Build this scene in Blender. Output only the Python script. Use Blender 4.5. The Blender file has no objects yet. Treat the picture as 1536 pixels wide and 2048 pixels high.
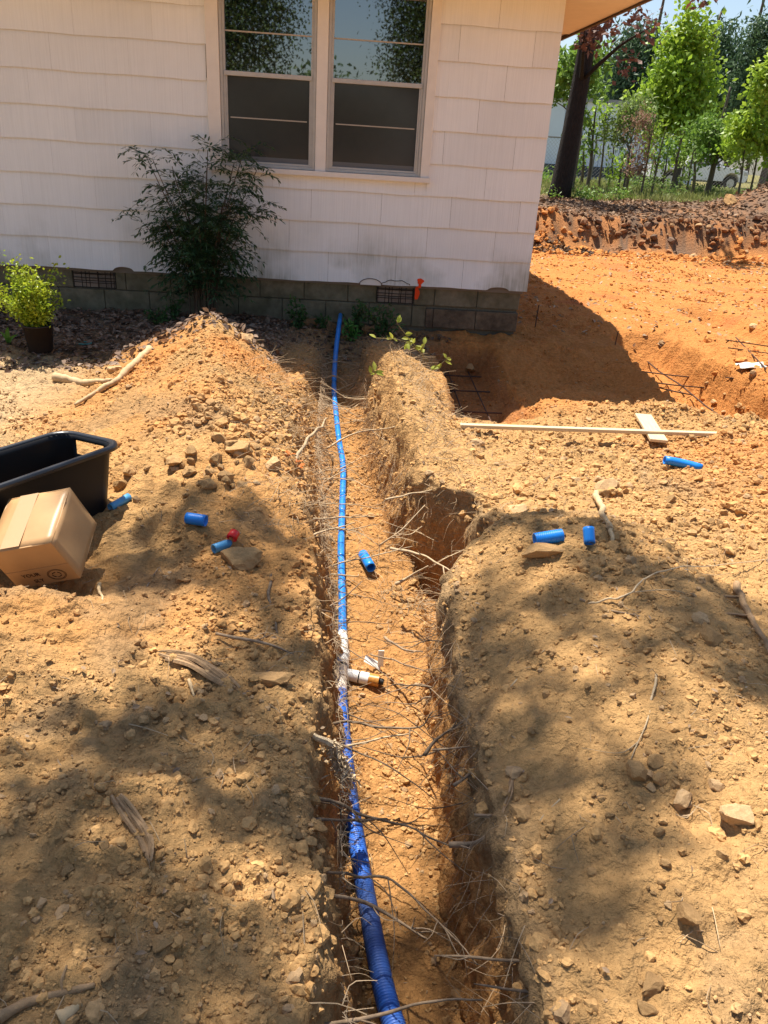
import bpy, math, random
import numpy as np
from mathutils import Vector, Matrix
random.seed(7); RNG = np.random.default_rng(11)
SC = bpy.context.scene; COL = SC.collection

# ------------------------------------------------------------------ camera, sky, sun, exposure
F_PX = 1538.; CX, CY = 768., 1024.
YAW, PITCH, ROLL = map(math.radians, (4.2, 25.8, 3.74))
CAM = np.array([0., 0., 1.65])
_f = np.array([math.sin(YAW)*math.cos(PITCH), math.cos(YAW)*math.cos(PITCH), -math.sin(PITCH)])
_r = np.array([math.cos(YAW), -math.sin(YAW), 0.]); _u = np.cross(_r, _f)
_R = _r*math.cos(ROLL)+_u*math.sin(ROLL); _U = -_r*math.sin(ROLL)+_u*math.cos(ROLL)
cd = bpy.data.cameras.new('camera'); cam = bpy.data.objects.new('camera', cd); COL.objects.link(cam)
cd.sensor_fit = 'VERTICAL'; cd.sensor_height = 24; cd.sensor_width = 18; cd.lens = 24*F_PX/2048.
cd.clip_end = 2000; cd.clip_start = .05
M = Matrix(((_R[0], _U[0], -_f[0], CAM[0]), (_R[1], _U[1], -_f[1], CAM[1]), (_R[2], _U[2], -_f[2], CAM[2]), (0, 0, 0, 1)))
cam.matrix_world = M; SC.camera = cam
SUN = np.array([-.19, .36, 1.]); SUN /= np.linalg.norm(SUN)
W = bpy.data.worlds.new('World'); SC.world = W; W.use_nodes = True
sky = W.node_tree.nodes.new('ShaderNodeTexSky'); sky.sky_type = 'NISHITA'; sky.sun_disc = False
sky.sun_elevation = math.asin(SUN[2]); sky.sun_rotation = math.atan2(SUN[0], SUN[1])
sky.air_density = 1.0; sky.dust_density = 1.3; sky.ozone_density = 1.0
W.node_tree.links.new(sky.outputs[0], W.node_tree.nodes['Background'].inputs[0])
W.node_tree.nodes['Background'].inputs[1].default_value = .085
sl = bpy.data.lights.new('sun', 'SUN'); sl.energy = 5.0; sl.angle = math.radians(.55); sl.color = (1, .93, .82)
so = bpy.data.objects.new('sun', sl); COL.objects.link(so); so.rotation_euler = Vector(SUN).to_track_quat('Z', 'Y').to_euler()
SC.view_settings.view_transform = 'Standard'; SC.view_settings.look = 'None'
SC.view_settings.exposure = .95; SC.view_settings.gamma = 1
SC.cycles.max_bounces = 6; SC.cycles.diffuse_bounces = 4; SC.cycles.transparent_max_bounces = 6

# ------------------------------------------------------------------ projection helpers (authoring)
def ray(px, py):
    d = _R*(px-CX)/F_PX-_U*(py-CY)/F_PX+_f; return d/np.linalg.norm(d)
def onz(px, py, z):
    d = ray(px, py); return CAM+d*((z-CAM[2])/d[2])
def ony(px, py, y):
    d = ray(px, py); return CAM+d*((y-CAM[1])/d[1])

# ------------------------------------------------------------------ noise
def _h(i, j, k=0):
    n = (i.astype(np.int64)*374761393+j.astype(np.int64)*668265263+np.int64(k)*2147483647+1013904223) & 0xffffffff
    n = ((n ^ (n >> 13))*1274126177) & 0xffffffff; n = n ^ (n >> 16)
    return (n & 0xffff)/65535.
def vnoise(x, y, s=0):
    xi = np.floor(x); yi = np.floor(y); fx = x-xi; fy = y-yi
    fx = fx*fx*(3-2*fx); fy = fy*fy*(3-2*fy)
    a = _h(xi, yi, s); b = _h(xi+1, yi, s); c = _h(xi, yi+1, s); d = _h(xi+1, yi+1, s)
    return (a*(1-fx)+b*fx)*(1-fy)+(c*(1-fx)+d*fx)*fy*1.0
def fbm(x, y, f, o=4, s=0, g=.5):
    r = 0; a = 1; t = 0
    for i in range(o):
        r = r+a*(vnoise(x*f+i*17.3+s*5.1, y*f-i*9.7, s+i)*2-1); t += a; a *= g; f *= 2.03
    return r/t
def ss(a, b, x):
    t = np.clip((x-a)/(b-a), 0, 1); return t*t*(3-2*t)
def gs(x, y, cx, cy, sx, sy, rot=0.):
    c, s = math.cos(rot), math.sin(rot); dx = x-cx; dy = y-cy
    return np.exp(-((dx*c+dy*s)/sx)**2-((-dx*s+dy*c)/sy)**2)

# ------------------------------------------------------------------ terrain
WY = 7.2
TY = np.array([-2, .5, 1.2, 2.0, 2.8, 3.6, 4.4, 5.2, 6.0, 6.9, 7.15])
TC = np.array([.26, .26, .25, .24, .23, .21, .17, .10, .05, .02, .01])
TL = np.array([.15, .15, .14, .14, .17, .22, .24, .17, .12, .10, .08])
TR = np.array([.16, .16, .17, .19, .21, .30, .15, .10, .09, .09, .08])
TZ = np.array([-.55, -.55, -.53, -.51, -.49, -.42, -.33, -.23, -.10, .04, .06])
def tcl(y): return np.interp(y, TY, TC)
def tright(y):
    w = np.interp(y, TY, TR)
    pit = np.interp(y, [2.6, 2.8, 2.98, 3.45, 3.62, 3.78], [0, .05, .24, .27, .12, 0])
    w = np.interp(y, [-2, .5, 1.2, 2.0, 2.8, 3.5, 3.95, 4.4, 5.2, 6, 6.9, 7.15], [.145, .15, .165, .18, .20, .19, .10, .07, .065, .07, .09, .08])
    return w+pit+.05*fbm(y, y*0+3., 2.3, 4, 5)
def tleft(y): return np.interp(y, TY, TL)+.045*fbm(y, y*0+9., 1.9, 4, 8)
def tfloor(x, y): return -.14*ss(.22, .3, x-tcl(y))*(y > 2.6)*(y < 3.9)+np.interp(y, TY, TZ)+.022*fbm(x, y, 3.2, 3, 21)+.008*fbm(x, y, 14, 3, 22)
def bank(x, y):
    """ground surface without the trench"""
    near = 1-ss(8.0, 12.0, y)
    h = .05+0*x
    h = h+.05*fbm(x, y, .9, 4, 1)*near
    # gentle banks falling to the trench lips
    u = x-tcl(y)
    nb = 1-ss(2.9, 3.6, y); a_ = .6+.8*vnoise(y*2.3, y*0, 66)
    h = h-.13*a_*np.exp(-np.maximum(0, -u-.2)/.16)*nb*(u < .0)-.15*a_*np.exp(-np.maximum(0, u-.16)/.17)*nb*(u >= .0)
    h = h-.05*np.exp(-np.maximum(0, np.abs(u)-.15)/.10)*(1-nb)*(1-ss(6.2, 7, y))
    # left spoil ridge with its peak near the house
    rx = np.interp(y, [3.2, 3.8, 4.6, 5.3, 5.7, 6.2], [-.55, -.6, -.72, -.86, -.93, -1.0])
    rh = np.interp(y, [2.8, 3.4, 3.9, 4.6, 5.2, 5.65, 5.9, 6.3, 6.6], [0, .10, .22, .32, .37, .41, .34, .10, 0])
    dl = (x-rx); wid = np.where(dl < 0, np.interp(y, [3, 5, 6], [.75, .85, .75]), np.interp(y, [3, 5, 6], [.35, .5, .55]))
    h = h+rh*np.maximum(0, 1-np.abs(dl)/wid)**.85*(np.abs(dl) < wid)
    h = h+.17*gs(x, y, -1.2, 2.15, .55, .42)+.05*gs(x, y, -.6, 1.3, .3, .5)+.05*gs(x, y, -.55, 3.25, .3, .35)
    h = h-.07*gs(x, y, -1.0, 2.85, .5, .25)-.10*gs(x, y, -1.08, 2.52, .28, .14)
    # right foreground mound and the spoil further right
    h = h+.20*gs(x, y, 1.15, 2.0, .55, 1.1)+.09*gs(x, y, .85, 2.85, .35, .3)
    h = h+.26*gs(x, y, 2.65, 3.4, .6, .8)+.2*gs(x, y, 3.9, 4.3, .8, 1.0)
    # root covered ridge right of the trench
    h = h+.19*gs(x, y, .42, 5.35, .22, 1.0, .05)+.06*gs(x, y, .55, 4.3, .35, .5)
    # cut ground by the house corner, footing pits
    h = h-.20*ss(4.85, 5.5, y)*ss(1.0, 1.5, x)*(1-ss(2.3, 2.9, x))*(1-ss(6.2, 7.0, y))
    j = .07*fbm(x, y, 3.2, 4, 31)
    p1 = ss(.76, .86, x+j)*(1-ss(1.24, 1.46, x+j))*ss(4.84, 5.0, y+j)*(1-ss(6.85, 6.98, y+j))
    h = h-.05*gs(x, y, 1.05, 4.8, .3, .2)
    h = h*(1-p1)+(-.27+.02*fbm(x, y, 6, 3, 32))*p1
    p2 = ss(2.62, 2.72, x+j)*(1-ss(3.22, 3.36, x+j))*ss(4.9, 5.1, y+j)*(1-ss(7.3, 7.8, y+j))
    h = h*(1-p2)+(-.30+.025*fbm(x, y, 6, 3, 33))*p2
    p3 = ss(3.9, 4.1, x+j)*(1-ss(4.5, 4.7, x+j))*ss(6.2, 6.5, y+j)*(1-ss(9, 9.4, y+j))
    h = h-.18*p3
    h = h+.09*gs(x, y, 2.1, 5.0, .45, .14)+.10*gs(x, y, 3.55, 5.6, .2, .9)+.12*gs(x, y, 1.55, 5.25, .28, .2)
    # ground beside the house on the left
    h = h+.05*ss(5.3, 6.5, y)*(1-ss(-.3, .1, x))*near
    # scraped clay yard
    h = h*near+(-.02+.035*fbm(x, y, .8, 4, 41)+.02*fbm(x, y, 3.5, 3, 42))*(1-near)
    # cut bench behind, natural ground above
    by = 14.9+.02*x*1.0+.55*fbm(x, y*.3, .45, 3, 51)+.28*fbm(x, y, 1.3, 3, 52)+.16*fbm(x, y, 4.5, 3, 56)
    h = h+(.62+.05*fbm(x, y, .5, 3, 53)+.05*fbm(x, y, 2.5, 3, 54))*ss(0, .75, y-by)
    h = h+.10*gs(x, y, 3.9, 15.2, .35, .4)
    h = h+1.25*gs(x, y, 10.6, 17.4, 1.9, 1.5)
    h = h-.55*ss(24, 60, y)+.12*fbm(x, y, .06, 2, 55)*ss(22, 40, y)
    return h
def imprint(x, y, cx, cy, a, n, L, w, pitch):
    """boot or tyre tread pressed into the dust: n raised bars inside a shallow print"""
    c, s = math.cos(a), math.sin(a); u = (x-cx)*c+(y-cy)*s; v = -(x-cx)*s+(y-cy)*c
    m = (1-ss(L*.5, L*.5+.012, np.abs(u)))*(1-ss(w*.5, w*.5+.012, np.abs(v)))
    return m*(-.010+.009*ss(-.2, .35, np.cos((u+.35*np.abs(v))/pitch*2*np.pi)))
def terr(x, y):
    x = np.asarray(x, float); y = np.asarray(y, float)
    b = bank(x, y)
    u = x-tcl(y); wl = tleft(y); wr = tright(y)
    e = .016*fbm(x, y, 8, 3, 61)
    sl = np.interp(y, [1.5, 2.5, 2.9, 3.8, 5.8, 6.5], [.15, .12, .14, .26, .24, .1]); t = np.maximum(ss(0, 1, (-u-wl+e*2)/sl)**.8, ss(0, 1, (u-wr+e*(1+2*ss(3.6, 4.1, y)))/np.interp(y, [3.6, 4.1, 5.8, 6.4], [.065, .22, .20, .08])))
    out = 1-(1-t)*(1-ss(7.1, 7.16, y))*ss(-3, -2, y)
    fz = tfloor(x, y)
    h = fz*(1-out)+b*out
    a = np.clip(1.25-y*.02, .6, 1)*(1-ss(12, 30, y)*.7)
    rough = .6+.8*vnoise(x*.9+3, y*.9, 71)
    bnk = .55+.45*out
    h = h+imprint(x, y, -.36, 1.16, 1.0, 4, .24, .11, .055)+imprint(x, y, -.78, 1.62, .4, 4, .16, .09, .045)+imprint(x, y, .98, 1.9, 1.3, 4, .26, .10, .05)+imprint(x, y, -.9, 1.25, 2.2, 4, .26, .10, .05)
    pt = ss(-.15, .3, fbm(x, y, 1.9, 3, 101)); lump = np.maximum(0, vnoise(x*21+.7*vnoise(x*9, y*9, 77), y*21, 75)-.56)*.075+np.maximum(0, vnoise(x*43, y*43, 76)-.58)*.036
    h = h+a*rough*bnk*(.034*fbm(x, y, 5, 3, 72)+.018*fbm(x, y, 16, 3, 73)+.007*np.abs(fbm(x, y, 47, 2, 74)))+(.25+.75*pt)*lump*np.where(y < 9, 1, .6)*(y < 20)*(.5+.5*out)
    return h
_gx = np.arange(-4.5, 11, .02); _gy = np.arange(-1.5, 17, .02); _GH = terr(_gx[None]+0*_gy[:, None], _gy[:, None]+0*_gx[None])
def terq(x, y):
    """terrain height read off a 2 cm grid (fast); the exact function outside it"""
    x = np.asarray(x, float); y = np.asarray(y, float); u = (x+4.5)/.02; v = (y+1.5)/.02; ok = (u > 0) & (u < len(_gx)-2) & (v > 0) & (v < len(_gy)-2)
    i = np.clip(v.astype(int), 0, len(_gy)-2); j = np.clip(u.astype(int), 0, len(_gx)-2); fu = u-j; fv = v-i
    h = (_GH[i, j]*(1-fu)+_GH[i, j+1]*fu)*(1-fv)+(_GH[i+1, j]*(1-fu)+_GH[i+1, j+1]*fu)*fv
    if not ok.all(): h = h.copy(); h[~ok] = terr(x[~ok], y[~ok])
    return h
def tz(x, y): return float(terq(np.array([x]), np.array([y]))[0])
def G(px, py, tmax=80):
    """where the ray through a photograph point meets the ground"""
    d = ray(px, py); t = np.concatenate([np.arange(.6, 12, .012), np.arange(12, tmax, .1)])
    P = CAM+t[:, None]*d; P = P[P[:, 1] < 16.9] if P[np.argmin(P[:, 2] > 0), 1] < 16 else P; g = terq(P[:, 0], P[:, 1])-P[:, 2]
    i = int(np.argmax(g > 0)); return P[i] if g[i] > 0 else P[-1]

# ------------------------------------------------------------------ mesh helpers
def npmesh(name, V, F, smooth=False, uv=None):
    """F: list of int arrays (m,k)"""
    me = bpy.data.meshes.new(name)
    F = [np.asarray(f, np.int32) for f in (F if isinstance(F, list) else [F]) if len(f)]
    V = np.asarray(V, np.float32)
    me.vertices.add(len(V)); me.vertices.foreach_set('co', V.ravel())
    loops = np.concatenate([f.ravel() for f in F]); tot = np.concatenate([np.full(len(f), f.shape[1], np.int32) for f in F])
    me.loops.add(len(loops)); me.loops.foreach_set('vertex_index', loops)
    me.polygons.add(len(tot)); st = np.concatenate([[0], np.cumsum(tot)[:-1]]).astype(np.int32)
    me.polygons.foreach_set('loop_start', st)
    me.polygons.foreach_set('use_smooth', np.full(len(tot), smooth))
    me.update(calc_edges=True); return me
class MB:
    def __init__(s): s.V = []; s.Q = []; s.T = []; s.n = 0; s.P = []; s.pend = []
    def add(s, V, F):
        V = np.asarray(V, float).reshape(-1, 3)
        for f in (F if isinstance(F, list) and len(F) and isinstance(F[0], np.ndarray) and F[0].ndim == 2 else [np.asarray(F)]):
            if len(f) == 0: continue
            (s.Q if f.shape[1] == 4 else s.T if f.shape[1] == 3 else s.P).append(f+s.n)
        s.V.append(V); s.n += len(V)
    def mesh(s, name, smooth=False):
        if s.pend:
            A = [np.array([q[k] for q in s.pend], float) for k in range(6)]; p, d, nn, L, w, fo = A; s.pend = []; L = L[:, None]; w = w[:, None]; fo = fo[:, None]
            d /= np.linalg.norm(d, axis=1)[:, None]; sd = np.cross(d, nn); sd /= np.linalg.norm(sd, axis=1)[:, None]+1e-9; n2 = np.cross(sd, d); V = [p]
            for f, pw in ((1/3, .8), (2/3, .85)):
                c = p+d*L*f-n2*L*.12*f*f; hw = w*.5*pw; V += [c-sd*hw+n2*hw*fo*2, c, c+sd*hw+n2*hw*fo*2]
            V.append(p+d*L-n2*L*.12); m = len(p); V = np.stack(V, 1).reshape(-1, 3); i = np.arange(m)[:, None]*8
            s.add(V, [np.concatenate([i+[0, 2, 1], i+[0, 3, 2], i+[4, 5, 7], i+[5, 6, 7]]), np.concatenate([i+[1, 2, 5, 4], i+[2, 3, 6, 5]])])
        F = []
        if s.Q: F.append(np.concatenate(s.Q))
        if s.T: F.append(np.concatenate(s.T))
        F += s.P
        return npmesh(name, np.concatenate(s.V), F, smooth)
    def box(s, c, d, R=None, taper=1.):
        c = np.asarray(c, float); x, y, z = np.asarray(d, float)/2
        V = np.array([[-x, -y, -z], [x, -y, -z], [x, y, -z], [-x, y, -z], [-x*taper, -y*taper, z], [x*taper, -y*taper, z], [x*taper, y*taper, z], [-x*taper, y*taper, z]])
        if R is not None: V = V@np.asarray(R).T
        s.add(V+c, np.array([[0, 3, 2, 1], [4, 5, 6, 7], [0, 1, 5, 4], [1, 2, 6, 5], [2, 3, 7, 6], [3, 0, 4, 7]])); return s
    def tube(s, pts, r, n=6, cap=True):
        P = np.asarray(pts, float); m = len(P); r = np.broadcast_to(np.asarray(r, float), (m,))
        T = np.gradient(P, axis=0); T /= np.linalg.norm(T, axis=1)[:, None]+1e-12
        a = np.array([0, 0, 1.]) if abs(T[0][2]) < .8 else np.array([1., 0, 0])
        V = []
        A = np.cross(T[0], a); A /= np.linalg.norm(A)
        th = np.arange(n)*2*np.pi/n
        for i in range(m):
            A = A-T[i]*(A@T[i]); A /= np.linalg.norm(A)+1e-12; B = np.cross(T[i], A)
            V.append(P[i]+r[i]*(np.cos(th)[:, None]*A+np.sin(th)[:, None]*B))
        V = np.concatenate(V); i = np.arange(m-1)[:, None]*n; j = np.arange(n)[None]; k = (j+1) % n
        Q = np.stack([i+j, i+k, i+n+k, i+n+j], -1).reshape(-1, 4)
        F = [Q]
        if cap:
            V = np.concatenate([V, P[:1], P[-1:]]); c0 = m*n; c1 = c0+1; jj = np.arange(n); kk = (jj+1) % n
            F.append(np.stack([np.full(n, c0), kk, jj], -1)); F.append(np.stack([np.full(n, c1), (m-1)*n+jj, (m-1)*n+kk], -1))
        s.add(V, F); return s
def mkico(sub=1):
    t = (1+5**.5)/2
    V = [(-1, t, 0), (1, t, 0), (-1, -t, 0), (1, -t, 0), (0, -1, t), (0, 1, t), (0, -1, -t), (0, 1, -t), (t, 0, -1), (t, 0, 1), (-t, 0, -1), (-t, 0, 1)]
    F = [(0, 11, 5), (0, 5, 1), (0, 1, 7), (0, 7, 10), (0, 10, 11), (1, 5, 9), (5, 11, 4), (11, 10, 2), (10, 7, 6), (7, 1, 8), (3, 9, 4), (3, 4, 2), (3, 2, 6), (3, 6, 8), (3, 8, 9), (4, 9, 5), (2, 4, 11), (6, 2, 10), (8, 6, 7), (9, 8, 1)]
    V = [np.array(v)/np.linalg.norm(v) for v in V]
    for _ in range(sub):
        mid = {}; NF = []
        def m_(a, b):
            k = (min(a, b), max(a, b))
            if k not in mid: v = V[a]+V[b]; V.append(v/np.linalg.norm(v)); mid[k] = len(V)-1
            return mid[k]
        for a, b, c in F:
            x, y, z = m_(a, b), m_(b, c), m_(c, a); NF += [(a, x, z), (b, y, x), (c, z, y), (x, y, z)]
        F = NF
    return np.array(V), np.array(F)
ICO = [mkico(0), mkico(1), mkico(2), mkico(3)]
def obj(name, me, mat=None, parent=None, **kw):
    if isinstance(me, MB): me = me.mesh(name, kw.pop('smooth', False))
    o = bpy.data.objects.new(name, me); COL.objects.link(o)
    if mat is not None and not me.materials: me.materials.append(mat)
    if parent is not None: o.parent = parent
    for k, v in kw.items(): o[k] = v
    return o
def thing(name, label, cat, loc=(0, 0, 0), group=None, rot=None):
    o = bpy.data.objects.new(name, None); COL.objects.link(o); o.location = loc; o.empty_display_size = .1
    if rot is not None: o.rotation_euler = rot
    o['label'] = label; o['category'] = cat
    if group: o['group'] = group
    return o
def bevel(o, w, seg=2):
    m = o.modifiers.new('b', 'BEVEL'); m.width = w; m.segments = seg; m.limit_method = 'ANGLE'; return o

# ------------------------------------------------------------------ materials
def mat(name, col, rough=.8, spec=.3, metal=0., var=.0, vscale=8., bump=0., bscale=40., stretch=(1, 1, 1), col2=None, attr=None, detail=5, bdist=.01, trans=0., hue=0.):
    m = bpy.data.materials.new(name); m.use_nodes = True; nt = m.node_tree; N = nt.nodes; L = nt.links
    b = N['Principled BSDF']; b.inputs['Roughness'].default_value = rough; b.inputs['Metallic'].default_value = metal
    b.inputs['Specular IOR Level'].default_value = spec
    b.inputs['Base Color'].default_value = (*col, 1)
    tc = N.new('ShaderNodeTexCoord'); mp = N.new('ShaderNodeMapping'); mp.inputs['Scale'].default_value = stretch
    L.new(tc.outputs['Object'], mp.inputs[0])
    src = None
    if attr:
        a = N.new('ShaderNodeAttribute'); a.attribute_name = attr; src = a.outputs['Color']
    if col2 is not None:
        n = N.new('ShaderNodeTexNoise'); n.inputs['Scale'].default_value = vscale; n.inputs['Detail'].default_value = detail
        L.new(mp.outputs[0], n.inputs['Vector'])
        r = N.new('ShaderNodeMapRange'); r.inputs[1].default_value = .35; r.inputs[2].default_value = .65; L.new(n.outputs[0], r.inputs[0])
        mx = N.new('ShaderNodeMix'); mx.data_type = 'RGBA'; mx.inputs[6].default_value = (*col, 1); mx.inputs[7].default_value = (*col2, 1)
        if src is not None: L.new(src, mx.inputs[6])
        L.new(r.outputs[0], mx.inputs[0]); src = mx.outputs[2]
    if var > 0:
        n = N.new('ShaderNodeTexNoise'); n.inputs['Scale'].default_value = vscale*2.7; n.inputs['Detail'].default_value = 6; n.inputs['Roughness'].default_value = .65
        L.new(mp.outputs[0], n.inputs['Vector'])
        r = N.new('ShaderNodeMapRange'); r.inputs[1].default_value = .3; r.inputs[2].default_value = .7; r.inputs[3].default_value = 1-var; r.inputs[4].default_value = 1+var
        L.new(n.outputs[0], r.inputs[0])
        h = N.new('ShaderNodeHueSaturation'); L.new(r.outputs[0], h.inputs['Value'])
        if src is not None: L.new(src, h.inputs['Color'])
        else: h.inputs['Color'].default_value = (*col, 1)
        src = h.outputs[0]
    if src is not None: L.new(src, b.inputs['Base Color'])
    if bump > 0:
        n = N.new('ShaderNodeTexNoise'); n.inputs['Scale'].default_value = bscale; n.inputs['Detail'].default_value = 6; n.inputs['Roughness'].default_value = .6
        L.new(mp.outputs[0], n.inputs['Vector'])
        bu = N.new('ShaderNodeBump'); bu.inputs['Strength'].default_value = bump; bu.inputs['Distance'].default_value = bdist
        L.new(n.outputs[0], bu.inputs['Height']); L.new(bu.outputs[0], b.inputs['Normal'])
    if trans > 0:
        ts = N.new('ShaderNodeBsdfTranslucent'); mx = N.new('ShaderNodeMixShader'); mx.inputs[0].default_value = trans
        if src is not None: L.new(src, ts.inputs[0])
        else: ts.inputs[0].default_value = (*col, 1)
        L.new(b.outputs[0], mx.inputs[1]); L.new(ts.outputs[0], mx.inputs[2]); L.new(mx.outputs[0], N['Material Output'].inputs[0])
    return m
def objvar(m, amt=.15):
    """value variation from one object to the next"""
    N = m.node_tree.nodes; L = m.node_tree.links; b = N['Principled BSDF']
    oi = N.new('ShaderNodeObjectInfo'); r = N.new('ShaderNodeMapRange'); r.inputs[3].default_value = 1-amt; r.inputs[4].default_value = 1+amt
    L.new(oi.outputs['Random'], r.inputs[0]); h = N.new('ShaderNodeHueSaturation'); L.new(r.outputs[0], h.inputs['Value'])
    if b.inputs['Base Color'].links:
        s = b.inputs['Base Color'].links[0].from_socket; L.new(s, h.inputs['Color'])
    else: h.inputs['Color'].default_value = b.inputs['Base Color'].default_value
    L.new(h.outputs[0], b.inputs['Base Color']); return m

TAN = np.array([.47, .275, .112]); ORANGE = np.array([.50, .200, .055]); CLAY = np.array([.47, .225, .072]); BROWN = np.array([.20, .125, .07]); PALE = np.array([.48, .35, .20]); GREY = np.array([.33, .225, .125]); RED = np.array([.42, .12, .05]); LITTER = np.array([.15, .105, .075])
def soilcol(x, y, z=None):
    n1 = fbm(x, y, .8, 4, 81)[..., None]; n2 = fbm(x, y, 3.3, 4, 82)[..., None]; n3 = fbm(x, y, 1.7, 3, 83)[..., None]
    x1 = x[..., None]; y1 = y[..., None]
    c = TAN+0*x1*n1
    def mixc(c, k, w): return c*(1-w)+k*w
    c = mixc(c, CLAY, ss(-.05, .35, n1)*.6)
    c = mixc(c, GREY, ss(.1, .5, -n2+.3*n1)*.45*(1-ss(4, 5, y1)))
    c = mixc(c, ORANGE, gs(x1, y1, -.9, 5.2, .7, .9)*.75*ss(-.3, .3, n2+.1))
    c = mixc(c, ORANGE, ss(1.6, 2.4, x1)*ss(2.9, 3.8, y1)*(1-ss(4.2, 4.8, y1))*.5)
    c = mixc(c, ORANGE, ss(1.4, 2.0, x1)*(1-ss(1.6, 2.4, y1))*.5)
    c = mixc(c, ORANGE, ss(4.6, 5.6, y1+n3*.5)*ss(.7, 1.0, x1)*.9)
    c = mixc(c, RED, ss(.25, .5, n3)*ss(6.5, 9, y1)*(1-ss(13.5, 14.5, y1))*.45)
    c = mixc(c, PALE, ss(-1.5, -2.1, x1+n2*.2)*ss(3.6, 4.4, y1)*(1-ss(5.5, 5.9, y1+n2*.3))*.8)
    c = mixc(c, LITTER, ss(5.5, 5.9, y1+n2*.3)*(1-ss(-.6, -.2, x1+n3*.2))*(y1 < 9)*.85)
    c = mixc(c, BROWN, ss(6.0, 6.6, y1)*(1-ss(.8, 1.2, x1))*ss(-.6, -.3, x1)*(y1 < 9)*.6)
    c = mixc(c, np.array([.15, .10, .07]), ss(15.0, 15.6, y1+n3*.6)*(.7+.3*ss(-.2, .3, n2)))  # leaf litter brown above the bench, dappled tree shade mixed into the tone
    c = mixc(c, np.array([.17, .16, .06]), ss(20.5, 22.5, y1+n3)*.9)
    c = c*(1+.13*n2)
    return np.clip(c, .01, .9)

def dirt_bump(m, s2, d2):
    N = m.node_tree.nodes; L = m.node_tree.links; b1 = [n for n in N if n.type == 'BUMP'][0]; n = N.new('ShaderNodeTexNoise'); n.inputs['Scale'].default_value = s2; n.inputs['Detail'].default_value = 5
    tc = [q for q in N if q.type == 'TEX_COORD'][0]; L.new(tc.outputs['Object'], n.inputs['Vector']); b2 = N.new('ShaderNodeBump'); b2.inputs['Strength'].default_value = .8; b2.inputs['Distance'].default_value = d2; L.new(n.outputs[0], b2.inputs['Height']); L.new(b2.outputs[0], b1.inputs['Normal'])
DIRT = mat('dirt', (1, 1, 1), rough=.95, spec=.12, attr='soil', var=.22, vscale=14, bump=1., bscale=70, bdist=.017, detail=8)
dirt_bump(DIRT, 26, .03)
CLOD = objvar(mat('clod', (.48, .29, .13), rough=.95, spec=.1, col2=(.40, .24, .105), var=.2, vscale=12, bump=.7, bscale=90, bdist=.006), .2)
CLODA = mat('clod_mix', (1, 1, 1), rough=.95, spec=.1, attr='soil', var=.25, vscale=25, bump=.6, bscale=120, bdist=.005)
ROCK = mat('pale_rock', (.58, .38, .20), rough=.9, spec=.12, col2=(.48, .31, .155), var=.15, vscale=10, bump=.6, bscale=60, bdist=.006)

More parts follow.
